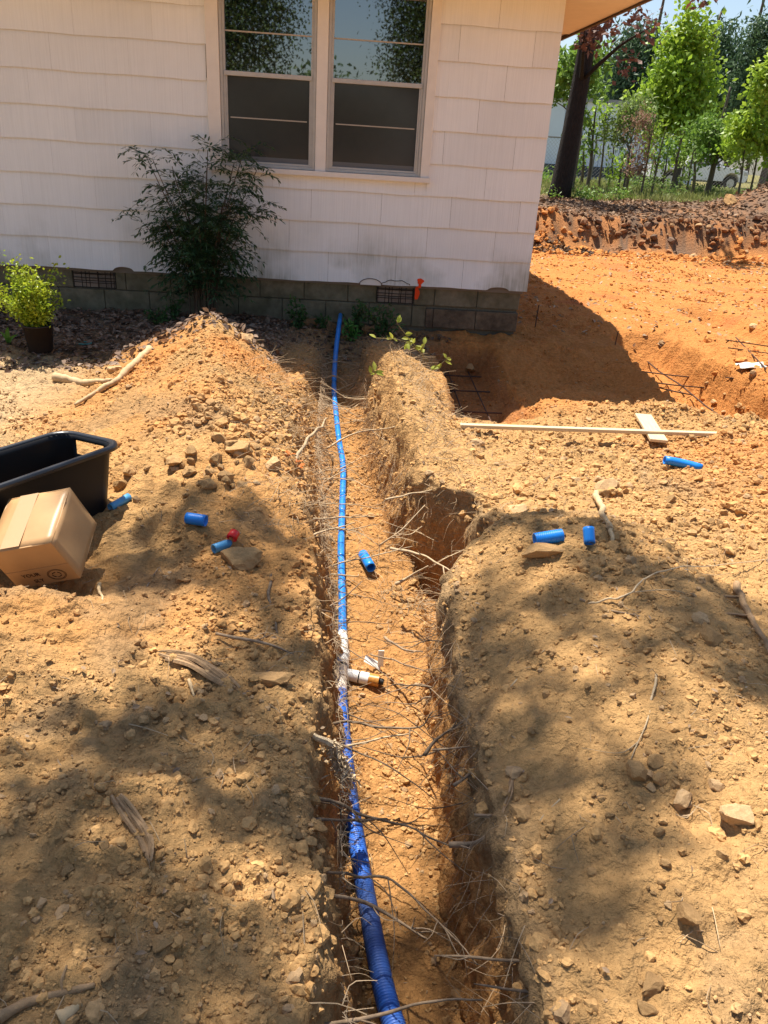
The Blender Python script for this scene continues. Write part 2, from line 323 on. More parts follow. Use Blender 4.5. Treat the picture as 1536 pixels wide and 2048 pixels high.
# terrain sheet: columns follow the trench so its steep walls get their own rows of faces
def build_ground():
    ys = [-30, -20, -12, -7, -4, -2.5, -1.5, -.8, -.2, .2]
    y = .4
    while y < 15:
        ys.append(y); y += np.interp(y, [0, 1, 3, 7, 10, 15], [.009, .009, .013, .024, .05, .06])
    while y < 600:
        ys.append(y); y *= 1.018 if y < 30 else 1.12
    ys = np.array(ys); Rn = len(ys)
    wl = tleft(ys)[:, None]; wr = tright(ys)[:, None]; cx = tcl(ys)[:, None]
    fade = (1-ss(7.2, 9.0, ys))[:, None]; wl = wl*fade+.1*(1-fade); wr = wr*fade+.1*(1-fade); cx = cx*fade
    fl = np.linspace(-1, 1, 46)[1:-1][None]
    fx = np.where(fl < 0, fl*(wl-.01), fl*(wr-.01))
    wz = np.linspace(-.010, .095, 44)[None]
    o = []; d = .095
    while d < 60:
        st = np.interp(d, [0, 1.5, 3.5, 8, 14], [.0095, .013, .035, .10, .4])
        if d > 14: st = d*.06
        d += st; o.append(d)
    o = np.array(o)[None]
    Lx = -(wl+np.concatenate([wz, o+0*ys[:1, None]], 1))[:, ::-1]; Rx = wr+np.concatenate([wz, o], 1)
    X = cx+np.concatenate([Lx, fx, Rx], 1); Y = ys[:, None]+0*X
    Z = terr(X, Y)
    # rugged wall faces: push sideways where steep
    dz = np.abs(np.gradient(Z, axis=1)/(np.gradient(X, axis=1)+1e-6)); st = np.clip((dz-1)/3, 0, 1)*(Y < 8)*(Y > .3)
    X2 = X+st*(.040*fbm(Y*1., Z*1.3, 9, 4, 91)+.022*fbm(Y, Z*.6, 34, 3, 92))
    Z2 = Z
    soil = soilcol(X, Y)
    # trench walls: horizons of darker topsoil over orange subsoil
    inn = ((1-ss(.02, .16, np.abs(X-cx)-np.where(X < cx, wl, wr)+.04*fbm(X, Y, 7, 3, 96)))*(Y < 7.2))[..., None]
    t = ss(-.18, -.02, Z+.05*fbm(X, Y, 5, 3, 93))[..., None]
    wallc = np.array([.44, .225, .08])*(1-t)+np.array([.31, .20, .10])*t
    wallc = wallc*(1+.25*fbm(Y, Z*.5, 22, 3, 94)[..., None]*st[..., None])
    soil = soil*(1-inn)+wallc*inn
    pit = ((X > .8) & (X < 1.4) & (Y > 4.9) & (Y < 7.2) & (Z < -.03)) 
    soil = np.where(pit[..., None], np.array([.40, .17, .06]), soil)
    bw = ((Y > 13.5) & (Y < 17) & (Z > .05) & (Z < .55))
    n = fbm(X, Z*5+Y, 2.6, 4, 95)[..., None]
    soil = np.where(bw[..., None], np.array([.37, .165, .065])*(1-ss(-.15, .35, n))+np.array([.13, .085, .055])*ss(-.15, .35, n), soil)
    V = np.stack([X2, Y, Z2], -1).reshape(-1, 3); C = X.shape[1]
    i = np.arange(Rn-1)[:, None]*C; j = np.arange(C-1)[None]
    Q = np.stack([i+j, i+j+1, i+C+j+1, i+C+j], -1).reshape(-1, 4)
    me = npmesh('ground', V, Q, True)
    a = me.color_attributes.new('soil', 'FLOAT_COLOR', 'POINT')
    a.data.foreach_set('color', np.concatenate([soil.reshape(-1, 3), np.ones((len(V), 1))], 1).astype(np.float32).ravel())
    print('ground', V.shape, len(Q))
    obj('ground', me, DIRT, kind='structure')
build_ground()
# ------------------------------------------------------------------ house
WX1 = 1.71; WX0 = -9.0; SZ0 = .465; SE = .255; TOPZ = SZ0+SE*9-.02
SIDING = mat('painted_shingle', (.66, .62, .56), rough=.6, spec=.3, bump=.0)
def siding_nodes(m):
    N = m.node_tree.nodes; L = m.node_tree.links; b = N['Principled BSDF']
    tc = N.new('ShaderNodeTexCoord')
    mp = N.new('ShaderNodeMapping'); mp.inputs['Scale'].default_value = (95, 1, 2.2); L.new(tc.outputs['Object'], mp.inputs[0])
    n = N.new('ShaderNodeTexNoise'); n.inputs['Scale'].default_value = 1.; n.inputs['Detail'].default_value = 3; L.new(mp.outputs[0], n.inputs['Vector'])
    bu = N.new('ShaderNodeBump'); bu.inputs['Strength'].default_value = .55; bu.inputs['Distance'].default_value = .004
    L.new(n.outputs[0], bu.inputs['Height']); L.new(bu.outputs[0], b.inputs['Normal'])
    # mildew: grows on the two lowest courses, in patches, streaked along the grain
    sp = N.new('ShaderNodeSeparateXYZ'); L.new(tc.outputs['Object'], sp.inputs[0])
    h = N.new('ShaderNodeMapRange'); h.inputs[1].default_value = .40; h.inputs[2].default_value = 1.02; h.inputs[3].default_value = 1; h.inputs[4].default_value = 0; L.new(sp.outputs[2], h.inputs[0])
    n2 = N.new('ShaderNodeTexNoise'); n2.inputs['Scale'].default_value = 1.9; n2.inputs['Detail'].default_value = 4; L.new(tc.outputs['Object'], n2.inputs['Vector'])
    r2 = N.new('ShaderNodeMapRange'); r2.inputs[1].default_value = .44; r2.inputs[2].default_value = .68; L.new(n2.outputs[0], r2.inputs[0])
    mp3 = N.new('ShaderNodeMapping'); mp3.inputs['Scale'].default_value = (60, 1, 5); L.new(tc.outputs['Object'], mp3.inputs[0])
    n3 = N.new('ShaderNodeTexNoise'); n3.inputs['Scale'].default_value = 1; n3.inputs['Detail'].default_value = 2; L.new(mp3.outputs[0], n3.inputs['Vector'])
    r3 = N.new('ShaderNodeMapRange'); r3.inputs[1].default_value = .2; r3.inputs[2].default_value = .8; r3.inputs[3].default_value = .35; L.new(n3.outputs[0], r3.inputs[0])
    m1 = N.new('ShaderNodeMath'); m1.operation = 'MULTIPLY'; L.new(h.outputs[0], m1.inputs[0]); L.new(r2.outputs[0], m1.inputs[1])
    m2 = N.new('ShaderNodeMath'); m2.operation = 'MULTIPLY'; L.new(m1.outputs[0], m2.inputs[0]); L.new(r3.outputs[0], m2.inputs[1])
    m3 = N.new('ShaderNodeMath'); m3.operation = 'MULTIPLY'; L.new(m2.outputs[0], m3.inputs[0]); m3.inputs[1].default_value = 1.3; m3.use_clamp = True
    oi = N.new('ShaderNodeObjectInfo'); rr = N.new('ShaderNodeMapRange'); rr.inputs[3].default_value = .95; rr.inputs[4].default_value = 1.03; L.new(oi.outputs['Random'], rr.inputs[0])
    n4 = N.new('ShaderNodeTexNoise'); n4.inputs['Scale'].default_value = 3; n4.inputs['Detail'].default_value = 5; L.new(tc.outputs['Object'], n4.inputs['Vector'])
    r4 = N.new('ShaderNodeMapRange'); r4.inputs[3].default_value = .93; r4.inputs[4].default_value = 1.06; L.new(n4.outputs[0], r4.inputs[0])
    r5 = N.new('ShaderNodeMapRange'); r5.inputs[3].default_value = .9; r5.inputs[4].default_value = 1.08; L.new(n.outputs[0], r5.inputs[0])
    ma = N.new('ShaderNodeMath'); ma.operation = 'MULTIPLY'; L.new(rr.outputs[0], ma.inputs[0]); L.new(r4.outputs[0], ma.inputs[1])
    mb = N.new('ShaderNodeMath'); mb.operation = 'MULTIPLY'; L.new(ma.outputs[0], mb.inputs[0]); L.new(r5.outputs[0], mb.inputs[1])
    hs = N.new('ShaderNodeHueSaturation'); hs.inputs['Color'].default_value = (.86, .87, .87, 1); L.new(mb.outputs[0], hs.inputs['Value'])
    mx = N.new('ShaderNodeMix'); mx.data_type = 'RGBA'; L.new(hs.outputs[0], mx.inputs[6]); mx.inputs[7].default_value = (.24, .24, .16, 1); L.new(m3.outputs[0], mx.inputs[0])
    L.new(mx.outputs[2], b.inputs['Base Color'])
siding_nodes(SIDING)
EDGE = mat('rust_shadow_edge', (.16, .09, .055), rough=.9)  # rusty dirt brown, with the faint overlap shadow painted in along the butts
TRIM = mat('trim_paint', (.80, .75, .69), rough=.5, var=.04, vscale=4, bump=.15, bscale=60, bdist=.002)
ALU = mat('aluminium_frame', (.50, .49, .47), rough=.45, spec=.5, metal=.25, var=.08, vscale=6)
BLOCK = mat('concrete_block', (.22, .18, .115), rough=.95, var=.22, vscale=7, bump=.7, bscale=120, bdist=.004, col2=(.14, .12, .07))
STAIN = mat('stained_footing', (.10, .07, .045), rough=.95, var=.35, vscale=6, bump=.8, bscale=60, bdist=.006, col2=(.17, .12, .075))
MORTAR = mat('mortar', (.15, .135, .10), rough=.95, var=.2, vscale=20)
GLASS = bpy.data.materials.new('window_glass'); GLASS.use_nodes = True
_b = GLASS.node_tree.nodes['Principled BSDF']; _b.inputs['Base Color'].default_value = (.004, .006, .008, 1); _b.inputs['Roughness'].default_value = .015; _b.inputs['Specular IOR Level'].default_value = 1.0; _b.inputs['IOR'].default_value = 2.1
SCREEN = mat('insect_screen', (.042, .041, .042), rough=.10, spec=.55, var=.08, vscale=3)
SCREENL = mat('screen_pale_strip', (.13, .135, .14), rough=.6)
BAR = mat('muntin_bar', (.45, .40, .34), rough=.6)
WIRE = mat('rusty_wire', (.05, .035, .025), rough=.8)
BRICKM = objvar(mat('vent_brick', (.27, .20, .15), rough=.9, var=.2, vscale=20), .25)
PAINT = mat('orange_spray', (.85, .06, .005), rough=.6)
SHINGLE_ROOF = mat('roof_shingle', (.08, .075, .07), rough=.95, var=.3, vscale=8)
DARKHOLE = mat('crawlspace_dark', (.02, .018, .015), rough=1)
house = thing('house', 'white shingle sided house with a double window and concrete block foundation', 'house', (0, 0, 0))
b = MB(); b.box(((WX0+WX1-.03)/2, WY+.10, 1.62), (WX1-WX0-.03, .16, 2.36)); b.box((WX1-.09, WY+4.2, 1.62), (.14, 8, 2.36)); b.box((WX0+.1, WY+4.2, 1.62), (.14, 8, 2.36)); b.box(((WX0+WX1)/2, WY+8.3, 1.62), (WX1-WX0-.03, .14, 2.36))
obj('wall', b, mat('wall_sheathing', (.22, .18, .14)), house)
# shingles, one object each; wavy butt edge, top tucked under the course above
def shingle_mesh(x0, x1, z0, seed, z1=None, notches=()):
    z1 = z1 if z1 is not None else z0+SE+.02
    n = max(4, int((x1-x0)/.018)); xs = np.linspace(x0, x1, n+1)
    zb = z0+.003*np.sin(xs*7.3+1.3)+.0012*np.sin(xs*21)+.0015*fbm(xs, xs*0, 6, 3, 3)
    for (cx, w, dpt) in notches: zb = zb+dpt*np.sqrt(np.clip(1-((xs-cx)/w)**2, 0, 1))*(np.abs(xs-cx) < w)
    yf0 = WY-.020; yf1 = WY-.004; th = .008
    A = np.stack([xs, xs*0+yf0, zb], 1); B = np.stack([xs, xs*0+yf1, xs*0+z1], 1)
    A2 = A+[0, th, 0]; B2 = B+[0, .004, 0]
    V = np.concatenate([A, B, A2, B2]); k = n+1; i = np.arange(n)
    F = np.concatenate([np.stack([i, i+1, k+i+1, k+i], 1), np.stack([2*k+i+1, 2*k+i, 3*k+i, 3*k+i+1], 1)])
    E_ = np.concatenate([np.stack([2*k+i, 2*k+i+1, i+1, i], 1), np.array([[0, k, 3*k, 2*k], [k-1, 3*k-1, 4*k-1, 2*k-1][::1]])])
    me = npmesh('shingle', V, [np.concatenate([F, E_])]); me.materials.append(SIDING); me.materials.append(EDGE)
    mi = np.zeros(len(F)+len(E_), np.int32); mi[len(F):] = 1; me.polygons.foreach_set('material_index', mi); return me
NOT = [(-1.93, .09, .035), (1.44, .10, .032)]
wr = random.Random(3)
WIN0, WIN1, WINZ = -1.131, .72, 1.335
for c in range(10):
    z0 = SZ0+SE*c; off = [.0, .33, .14, .47, .25, .05, .39, .19, .5, .1][c]
    z1 = min(z0+SE+.02, TOPZ)
    if z1-z0 < .05: continue
    x = WX1
    first = True
    while x > -4.6:
        w = off+.02 if first and off > .08 else .61; first = False
        gp = .0018 if x-w > .5 or (c < 3 and x-w > -.6) else .0006; a = x-w+gp; bb = x
        x -= w
        for (p, q) in ([(a, bb)] if z0+SE < WINZ else ([(a, bb)] if (bb <= WIN0 or a >= WIN1) else [(a, min(bb, WIN0+.01))]*(a < WIN0-.03)+[(max(a, WIN1-.01), bb)]*(bb > WIN1+.03))):
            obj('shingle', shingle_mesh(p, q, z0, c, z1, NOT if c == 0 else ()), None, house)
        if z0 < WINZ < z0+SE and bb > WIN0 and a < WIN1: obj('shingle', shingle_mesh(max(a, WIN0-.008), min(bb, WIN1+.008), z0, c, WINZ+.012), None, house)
b = MB(); b.box(((WX0-4.6)/2, WY-.008, 1.6), (4.4, .012, 2.26)); obj('far_siding', b, SIDING, house)
# frieze + corner cap courses
b = MB(); b.box(((WX0+WX1)/2, WY-.018, TOPZ+.045), (WX1-WX0, .03, .09)); bevel(obj('frieze_board', b, TRIM, house), .004)
# foundation: concrete blocks
bx = WX1-.045
def blockrow(zc, h, off, y, m=BLOCK, xs=(-9., None), skip=()):
    x = bx; k = 0
    while x > -4.4:
        w = (.40 if k or not off else off); a = x-w+.005
        for (s0, s1) in [(a, x)]:
            segs = [(s0, s1)]
            for (g0, g1) in skip:
                ns = []
                for (p, q) in segs:
                    if q <= g0 or p >= g1: ns.append((p, q))
                    else: ns += [(p, g0)]*(p < g0-.02)+[(g1, q)]*(q > g1+.02)
                segs = ns
            for (p, q) in segs:
                o = MB(); o.box(((p+q)/2, y+.08, zc), (q-p, .16, h-.008)); bevel(obj('concrete_block', o, m, house), .004, 1)
        x -= w; k += 1
VENTS = [(-2.40, -2.02), (.33, .68)]
blockrow(.385, .20, .0, WY+.035, skip=VENTS)
blockrow(.185, .20, .2, WY+.035, skip=[(.80, 2.)])
blockrow(.175, .18, .0, WY+.018, STAIN, skip=[(-9, .80)])
b = MB(); b.box(((bx-4.5)/2-.0, WY+.14, .16), (bx+4.5-.02, .16, .62)); b.box(((-4.5+WX0)/2, WY+.11, .2), (4.5, .16, .56)); b.box((bx-.08, WY+4.2, .2), (.16, 8, .60)); b.box((WX0+.15, WY+4.2, .2), (.16, 8, .6)); b.box(((WX0+bx)/2, WY+8.2, .2), (bx-WX0, .16, .6))
obj('foundation_core', b, MORTAR, house)
b = MB(); b.box((1.2, WY+.12, -.16), (.98, .28, .09)); bevel(obj('footing', b, STAIN, house), .012)
# vents: brick infill behind a rusty wire grille
for (a, q) in VENTS:
    v = obj('vent', MB().box(((a+q)/2, WY+.06, .385), (q-a-.01, .012, .19)), DARKHOLE, house)
    for r in range(3):
        x = a+.01; k = 0
        while x < q-.03:
            w = .11; e_ = min(x+w-.008, q-.01); o = MB(); o.box(((x+e_)/2, WY+.05, .325+.058*r), (e_-x, .02, .05)); obj('brick', o, BRICKM, v); x += w
    g = MB()
    for i in range(6):
        xx = a+.015+i*(q-a-.03)/5; g.tube([(xx, WY+.025, .29), (xx+.004*math.sin(i*3), WY+.022, .38), (xx, WY+.025, .48)], .0032, 4)
    for i in range(5): zz = .30+i*.042; g.tube([(a+.005, WY+.021, zz), ((a+q)/2, WY+.018+.004*math.sin(i), zz-.003), (q-.005, WY+.021, zz)], .0032, 4)
    obj('grille', g, WIRE, v)
# half round access plate and pencil arc scars
b = MB(); th = np.linspace(0, np.pi, 14); P = np.stack([.27-.0+.105*np.cos(th), 0*th+WY-.026, .452+.06*np.sin(th)], 1); b.tube(P, .0035, 5); obj('access_rim', b, EDGE, house)
b = MB(); P2 = np.stack([.27+.095*np.cos(th), 0*th+WY-.022, .455+.05*np.sin(th)], 1); b.add(np.concatenate([P2, P2+[0, .004, 0]]), [np.arange(14)[None], np.array([[i, i+1, 15+i, 14+i] for i in range(13)])]); obj('access_plate', b, TRIM, house)
b = MB(); th = np.linspace(.1, 3.0, 12); b.tube(np.stack([.50+.13*np.cos(th), 0*th+WY-.022, .462+.045*np.sin(th)+.006*np.sin(th*7)], 1), .003, 4); obj('bent_wire', b, WIRE, house)
# orange spray paint: a blob on the siding, a stripe on the vent edge
def blob(cx, cz, rx, rz, y, seed):
    th = np.linspace(0, 2*np.pi, 22)[:-1]; r = 1+.12*np.sin(th*3+seed)+.08*np.sin(th*5+1)
    P = np.stack([cx+rx*r*np.cos(th), 0*th+y, cz+rz*r*np.sin(th)], 1); b = MB(); b.add(np.concatenate([P, P+[0, .0015, 0]]), [np.arange(21)[None, ::-1]]+[np.array([[i, (i+1) % 21, 21+(i+1) % 21, 21+i] for i in range(21)])]); return b
m_ = ony(841, 563, WY-.03); n_ = ony(833, 585, WY-.0)
obj('spray_paint', blob(m_[0], m_[2], .030, .026, WY-.0215, 1), PAINT, house)
obj('spray_paint', blob(n_[0]+.005, .40, .022, .062, WY+.004, 2), PAINT, house)
obj('spray_paint', blob(m_[0]-.003, m_[2]-.035, .013, .030, WY-.0200, 3), PAINT, house)
# windows
def zb(px, y): return ony(px, y, WY)[2]
def bx_(nm, x0, x1, z0, z1, y0, y1, m, par, bv=.003):
    o = obj(nm, MB().box(((x0+x1)/2, (y0+y1)/2, (z0+z1)/2), (x1-x0, y1-y0, z1-z0)), m, par)
    if bv: bevel(o, bv)
    return o
bx_('window_trim', -1.131, -1.029, 1.375, 2.70, WY-.045, WY+.03, TRIM, house)
bx_('window_trim', .648, .722, 1.375, 2.70, WY-.045, WY+.03, TRIM, house)
bx_('window_trim', -.252, -.161, 1.375, 2.70, WY-.043, WY+.03, TRIM, house)
bx_('window_sill', -1.145, .735, 1.335, 1.376, WY-.075, WY+.03, TRIM, house)
WB, WT = 1.378, 2.70
for (a, q, s) in ((-1.027, -.254, 0), (-.159, .646, 1)):
    w = bx_('window', a, q, WB, WT, WY+.045, WY+.055, DARKHOLE, house, 0)
    fy0, fy1 = WY-.030, WY+.03
    for (x0, x1, z0, z1, nm) in ((a, a+.022, WB, WT, 'frame'), (q-.022, q, WB, WT, 'frame'), (a+.022, q-.022, WB, WB+.022, 'frame'), (a+.022, a+.042, WB+.022, WT, 'track'), (q-.042, q-.022, WB+.022, WT, 'track')):
        bx_(nm, x0, x1, z0, z1, fy0 if nm == 'frame' else fy0+.014, fy1, ALU, w, .002)
    ia, iq = a+.042, q-.042; mz = 2.055
    bx_('meeting_rail', ia-.01, iq+.01, mz-.012, mz+.022, fy0+.004, fy1, ALU, w, .003)
    bx_('sash_rail', ia, iq, WB+.022, WB+.040, fy0+.016, fy1, ALU, w, .002)
    bx_('sash_rail', ia+.0, ia+.012, WB+.04, mz-.012, fy0+.020, fy1-.002, ALU, w, .002)
    bx_('sash_rail', iq-.012, iq, WB+.04, mz-.012, fy0+.020, fy1-.002, ALU, w, .002)
    bx_('pane', ia, iq, mz+.022, WT, WY+.010, WY+.016, GLASS, w, 0)
    bx_('screen', ia+.012, iq-.012, WB+.078, mz-.012, WY+.004, WY+.007, SCREEN, w, 0)
    bx_('screen_strip', ia+.012, iq-.012, WB+.040, WB+.078, WY+.003, WY+.008, SCREENL, w, 0)
    o = bx_('muntin', ia+.0, iq, 2.350, 2.360, WY+.002, WY+.0095, BAR, w, 0)
    o = bx_('muntin', ia+.03, iq-.03, 1.738, 1.747, WY-.002, WY+.0035, BAR, w, 0)
# roof and soffit
SOF = mat('soffit_paint', (.84, .77, .68), rough=.6, var=.04, vscale=3)
EVX, EVY, SFZ = WX1+.57, WY-.52, 2.74
k = 0; yy = EVY+.03
while yy < WY+9.0:
    o = MB(); o.box(((WX1-.02+EVX)/2, yy+.031, SFZ+.01+(.0 if k % 1 == 0 else 0)), (EVX-WX1+.02, .056, .016)); bevel(obj('soffit_board', o, SOF, house), .003, 1); yy += .062; k += 1
    if k > 40: break
obj('soffit_backing', MB().box(((WX1-.02+EVX)/2, WY+4.25, SFZ+.03), (EVX-WX1+.02, 9.5, .02)), SOF, house)
obj('soffit_panel', MB().box(((WX0-.5+WX1-.024)/2, WY-.26, SFZ+.012), (WX1-WX0+.45, .46, .02)), SOF, house)
FAS = mat('fascia_dark', (.13, .09, .06), rough=.7)
obj('fascia', MB().box((EVX+.012, WY+4.2, SFZ+.055), (.022, 9.4, .14)), FAS, house)
obj('fascia', MB().box(((WX0-.5+EVX)/2, EVY-.012, SFZ+.055), (EVX-WX0+.5, .022, .14)), TRIM, house)
rb = MB(); x0, x1, y0, y1, z0 = WX0-.55, EVX+.04, EVY-.04, WY+9, SFZ+.13; ry = (y0+y1)/2; hz = z0+1.5
rb.add([(x0, y0, z0), (x1, y0, z0), (x1, y1, z0), (x0, y1, z0), (x0+3.5, ry, hz), (x1-3.5, ry, hz)], [np.array([[0, 1, 5, 4], [2, 3, 4, 5], [3, 2, 1, 0]]), np.array([[1, 2, 5], [3, 0, 4]])])
obj('roof', rb, SHINGLE_ROOF, house)
# ------------------------------------------------------------------ pipes
BLUE = mat('blue_plastic', (.012, .22, .72), rough=.38, spec=.45, var=.10, vscale=5)
BLUED = mat('corrugated_blue_plastic', (.025, .15, .62), rough=.42, spec=.4, var=.25, vscale=4, col2=(.10, .17, .42))
BLUEL = mat('faded_blue_plastic', (.07, .28, .52), rough=.45, spec=.4, var=.1, vscale=6)
PVC = mat('white_pvc', (.78, .77, .73), rough=.35, spec=.5, var=.08, vscale=20)
PVCD = mat('dusty_pvc', (.58, .50, .42), rough=.6, var=.2, vscale=20)
AMBER = mat('amber_glue', (.50, .22, .04), rough=.4, spec=.5, var=.25, vscale=30)
BLACKR = mat('black_rubber', (.02, .02, .02), rough=.5)
RED_ = mat('red_plastic', (.75, .02, .015), rough=.35, spec=.5)
def spl(P, n):
    """Catmull-Rom through the points"""
    P = np.asarray(P, float); Q = np.concatenate([[2*P[0]-P[1]], P, [2*P[-1]-P[-2]]]); t = np.linspace(0, len(P)-1-1e-9, n); i = t.astype(int); u = (t-i)[:, None]
    a, b_, c, d = Q[i], Q[i+1], Q[i+2], Q[i+3]
    return .5*((2*b_)+(-a+c)*u+(2*a-5*b_+4*c-d)*u*u+(-a+3*b_-3*c+d)*u**3)
def tube_thing(name, label, cat, m, pts, rad, n=14, rings=0, ringr=1.0, group=None, open_end=True, wall=.004):
    P = np.asarray(pts, float)
    b = MB()
    if open_end:
        r = np.broadcast_to(rad, (len(P),)).astype(float)
        d0 = P[0]-P[1]; d0 /= np.linalg.norm(d0); d1 = P[-1]-P[-2]; d1 /= np.linalg.norm(d1); k = min(.05, np.linalg.norm(P[-1]-P[0])*.4)
        # outer skin, rim, and a short way down the bore
        PP = np.concatenate([[P[0]-d0*k], [P[0]], [P[0]], P[1:-1], [P[-1]], [P[-1]], [P[-1]-d1*k]])
        RR = np.concatenate([[r[0]-wall], [r[0]-wall], [r[0]], r[1:-1], [r[-1]], [r[-1]-wall], [r[-1]-wall]])
        T = np.gradient(P, axis=0); T /= np.linalg.norm(T, axis=1)[:, None]; TT = np.concatenate([[T[0]], [T[0]], [T[0]], T[1:-1], [T[-1]], [T[-1]], [T[-1]]])
        A = np.cross(TT[0], [0, 0, 1.]); A /= np.linalg.norm(A); th = np.arange(n)*2*np.pi/n; V = []
        for i in range(len(PP)):
            A = A-TT[i]*(A@TT[i]); A /= np.linalg.norm(A); B = np.cross(TT[i], A); V.append(PP[i]+RR[i]*(np.cos(th)[:, None]*A+np.sin(th)[:, None]*B))
        i = np.arange(len(PP)-1)[:, None]*n; j = np.arange(n)[None]; kk = (j+1) % n
        b.add(np.concatenate(V), [np.stack([i+j, i+kk, i+n+kk, i+n+j], -1).reshape(-1, 4)])
    else: b.tube(P, rad, n)
    o = obj(name, b, m, smooth=True)
    if label: o['label'] = label; o['category'] = cat
    if group: o['group'] = group
    return o
def corr(P, r, pitch=.0085, dep=.0022):
    """resample a path so every corrugation has a crest and a trough"""
    P = spl(P, 400); L = np.concatenate([[0], np.cumsum(np.linalg.norm(np.diff(P, axis=0), axis=1))]); n = int(L[-1]/(pitch/4)); s = np.linspace(0, L[-1], n)
    Q = np.stack([np.interp(s, L, P[:, k]) for k in range(3)], 1)
    R = np.interp(s, [0, L[-1]], list(r) if isinstance(r, tuple) else [float(r), float(r)])+dep*np.sin(s/pitch*2*np.pi)
    return Q, R
# the near, corrugated pipe: follows the photograph's line along the trench floor
def tp(px, py, dz=.03):
    d = ray(px, py); t = np.arange(.6, 10, .004); P = CAM+t[:, None]*d; g = np.interp(P[:, 1], TY, TZ)+dz-P[:, 2]; return P[int(np.argmax(g > 0))]
near = [tp(808, 2110, .05), tp(776, 2010, .05), tp(752, 1900, .045), tp(727, 1760, .04), tp(705, 1630, .04), tp(694, 1540, .05), tp(685, 1450, .055), tp(681, 1376, .055)]
q_, r_ = corr(near, (.030, .0255)); tube_thing('corrugated_pipe', 'long blue corrugated pipe lying in the near half of the trench', 'pipe', BLUED, q_, r_, 18, open_end=False)
far = [tp(685, 1266, .05), tp(684, 1180, .04), tp(682, 1100, .04), tp(685, 1000, .04), tp(686, 930, .045), tp(678, 880, .045), tp(671, 815, .045), tp(668, 770, .05), tp(672, 700, .07), ony(681, 629, WY-.12)]
fl = spl(far, 90); fl[-1:] = fl[-1:]
t = thing('blue_water_line', 'thin blue sectioned water line running down the far half of the trench to the house', 'pipe', tuple(fl[0]))
def rel(P, o): return np.asarray(P)-np.array(o.location)
cuts = [0, 7, 13, 18, 23, 27, 31, 35, 40, 45, 50, 56, 62, 70, 90]
for a, q in zip(cuts[:-1], cuts[1:]):
    s = fl[a:min(q+1, 90)]; s = spl(s, 12)
    rr = np.full(12, .0195); rr[0] = .0165; rr[-1] = .0165
    if a == 0: rr[:] = .0195; rr[0] = .019
    obj('pipe_section', MB().tube(rel(s, t), rr, 14), BLUE, t, smooth=True) if False else obj('pipe_section', (lambda m: m.mesh('pipe_section', True))(MB().tube(rel(s, t), rr, 14)), BLUE, t)
# pvc tee with valve branch
A0 = tp(681, 1378, .055); A1 = tp(685, 1266, .05); T0 = thing('pvc_tee_fitting', 'white pvc tee fitting with side branch joining the two blue pipes', 'pipe fitting', tuple((A0+A1)/2))
def seg(nm, p, q, r0, r1, m, par, n=16, extra=None):
    P = np.linspace(p, q, 5) if extra is None else extra
    R = np.linspace(r0, r1, len(P)); o = obj(nm, MB().tube(P-np.array(par.location), R, n).mesh(nm, True), m, par)
    md = o.modifiers.new('e', 'EDGE_SPLIT'); md.split_angle = math.radians(40); return o
def ln(f): return A0+(A1-A0)*f
seg('coupler', ln(-.05), ln(.16), .028, .027, PVCD, T0); seg('coupler', ln(.16), ln(.34), .031, .029, PVCD, T0)
seg('rubber_ring', ln(.335), ln(.375), .027, .027, BLACKR, T0)
seg('tee_body', ln(.37), ln(.66), .034, .032, PVC, T0); seg('collar', ln(.52), ln(.60), .037, .037, PVC, T0)
seg('pipe_stub', ln(.65), ln(.86), .028, .027, PVC, T0); seg('reducer', ln(.80), ln(1.0), .031, .021, PVC, T0); seg('blue_socket', ln(.97), ln(1.10), .0205, .0215, BLUE, T0)
br = tp(700, 1350, .045); bq = tp(757, 1362, .04); dv = bq-br
seg('branch_pipe', br-dv*.12, br+dv*.30, .026, .026, PVC, T0); seg('rubber_ring', br+dv*.28, br+dv*.36, .023, .023, BLACKR, T0)
seg('branch_pipe', br+dv*.35, br+dv*.66, .0265, .0265, PVC, T0); seg('glued_joint', br+dv*.64, br+dv*1.02, .025, .027, AMBER, T0); seg('valve_plug', br+dv*1.0, br+dv*1.18, .015, .013, BLACKR, T0)
# ragged shipping tape hanging from the collar
tp0 = ln(.60)+[0.01, 0, .028]; b = MB()
xs = np.linspace(0, .075, 9); V = []
for i, x in enumerate(xs):
    dr = -.9*x*x/.075*.75
    V += [tp0+[x, -.016, dr+.004*math.sin(i*2.)], tp0+[x+.004*math.sin(i), .020, dr+.002]]
i = np.arange(8)*2; b.add(V, [np.stack([i, i+2, i+3, i+1], 1)])
o = obj('plastic_tape', b, mat('clear_tape', (.75, .74, .70), rough=.3, spec=.6, trans=.3), T0); o.modifiers.new('s', 'SOLIDIFY').thickness = .0015
# white tags lying by the valve
tg = tp(745, 1336, .03); th_ = tp(757, 1330, .045)
tagm = mat('white_tag', (.80, .80, .76), rough=.5)
t = thing('white_tag', 'pair of small white plastic tags standing beside the amber valve end', 'tag', tuple(tg))
o = obj('tag_strip', MB().box((0.0, .01, .022), (.085, .034, .003), np.array(Matrix.Rotation(math.radians(32), 3, 'Y'))@np.array(Matrix.Rotation(.5, 3, 'X'))), tagm, t)
o = obj('tag_strip', MB().box((.035, .01, .045), (.026, .003, .085)), tagm, t)
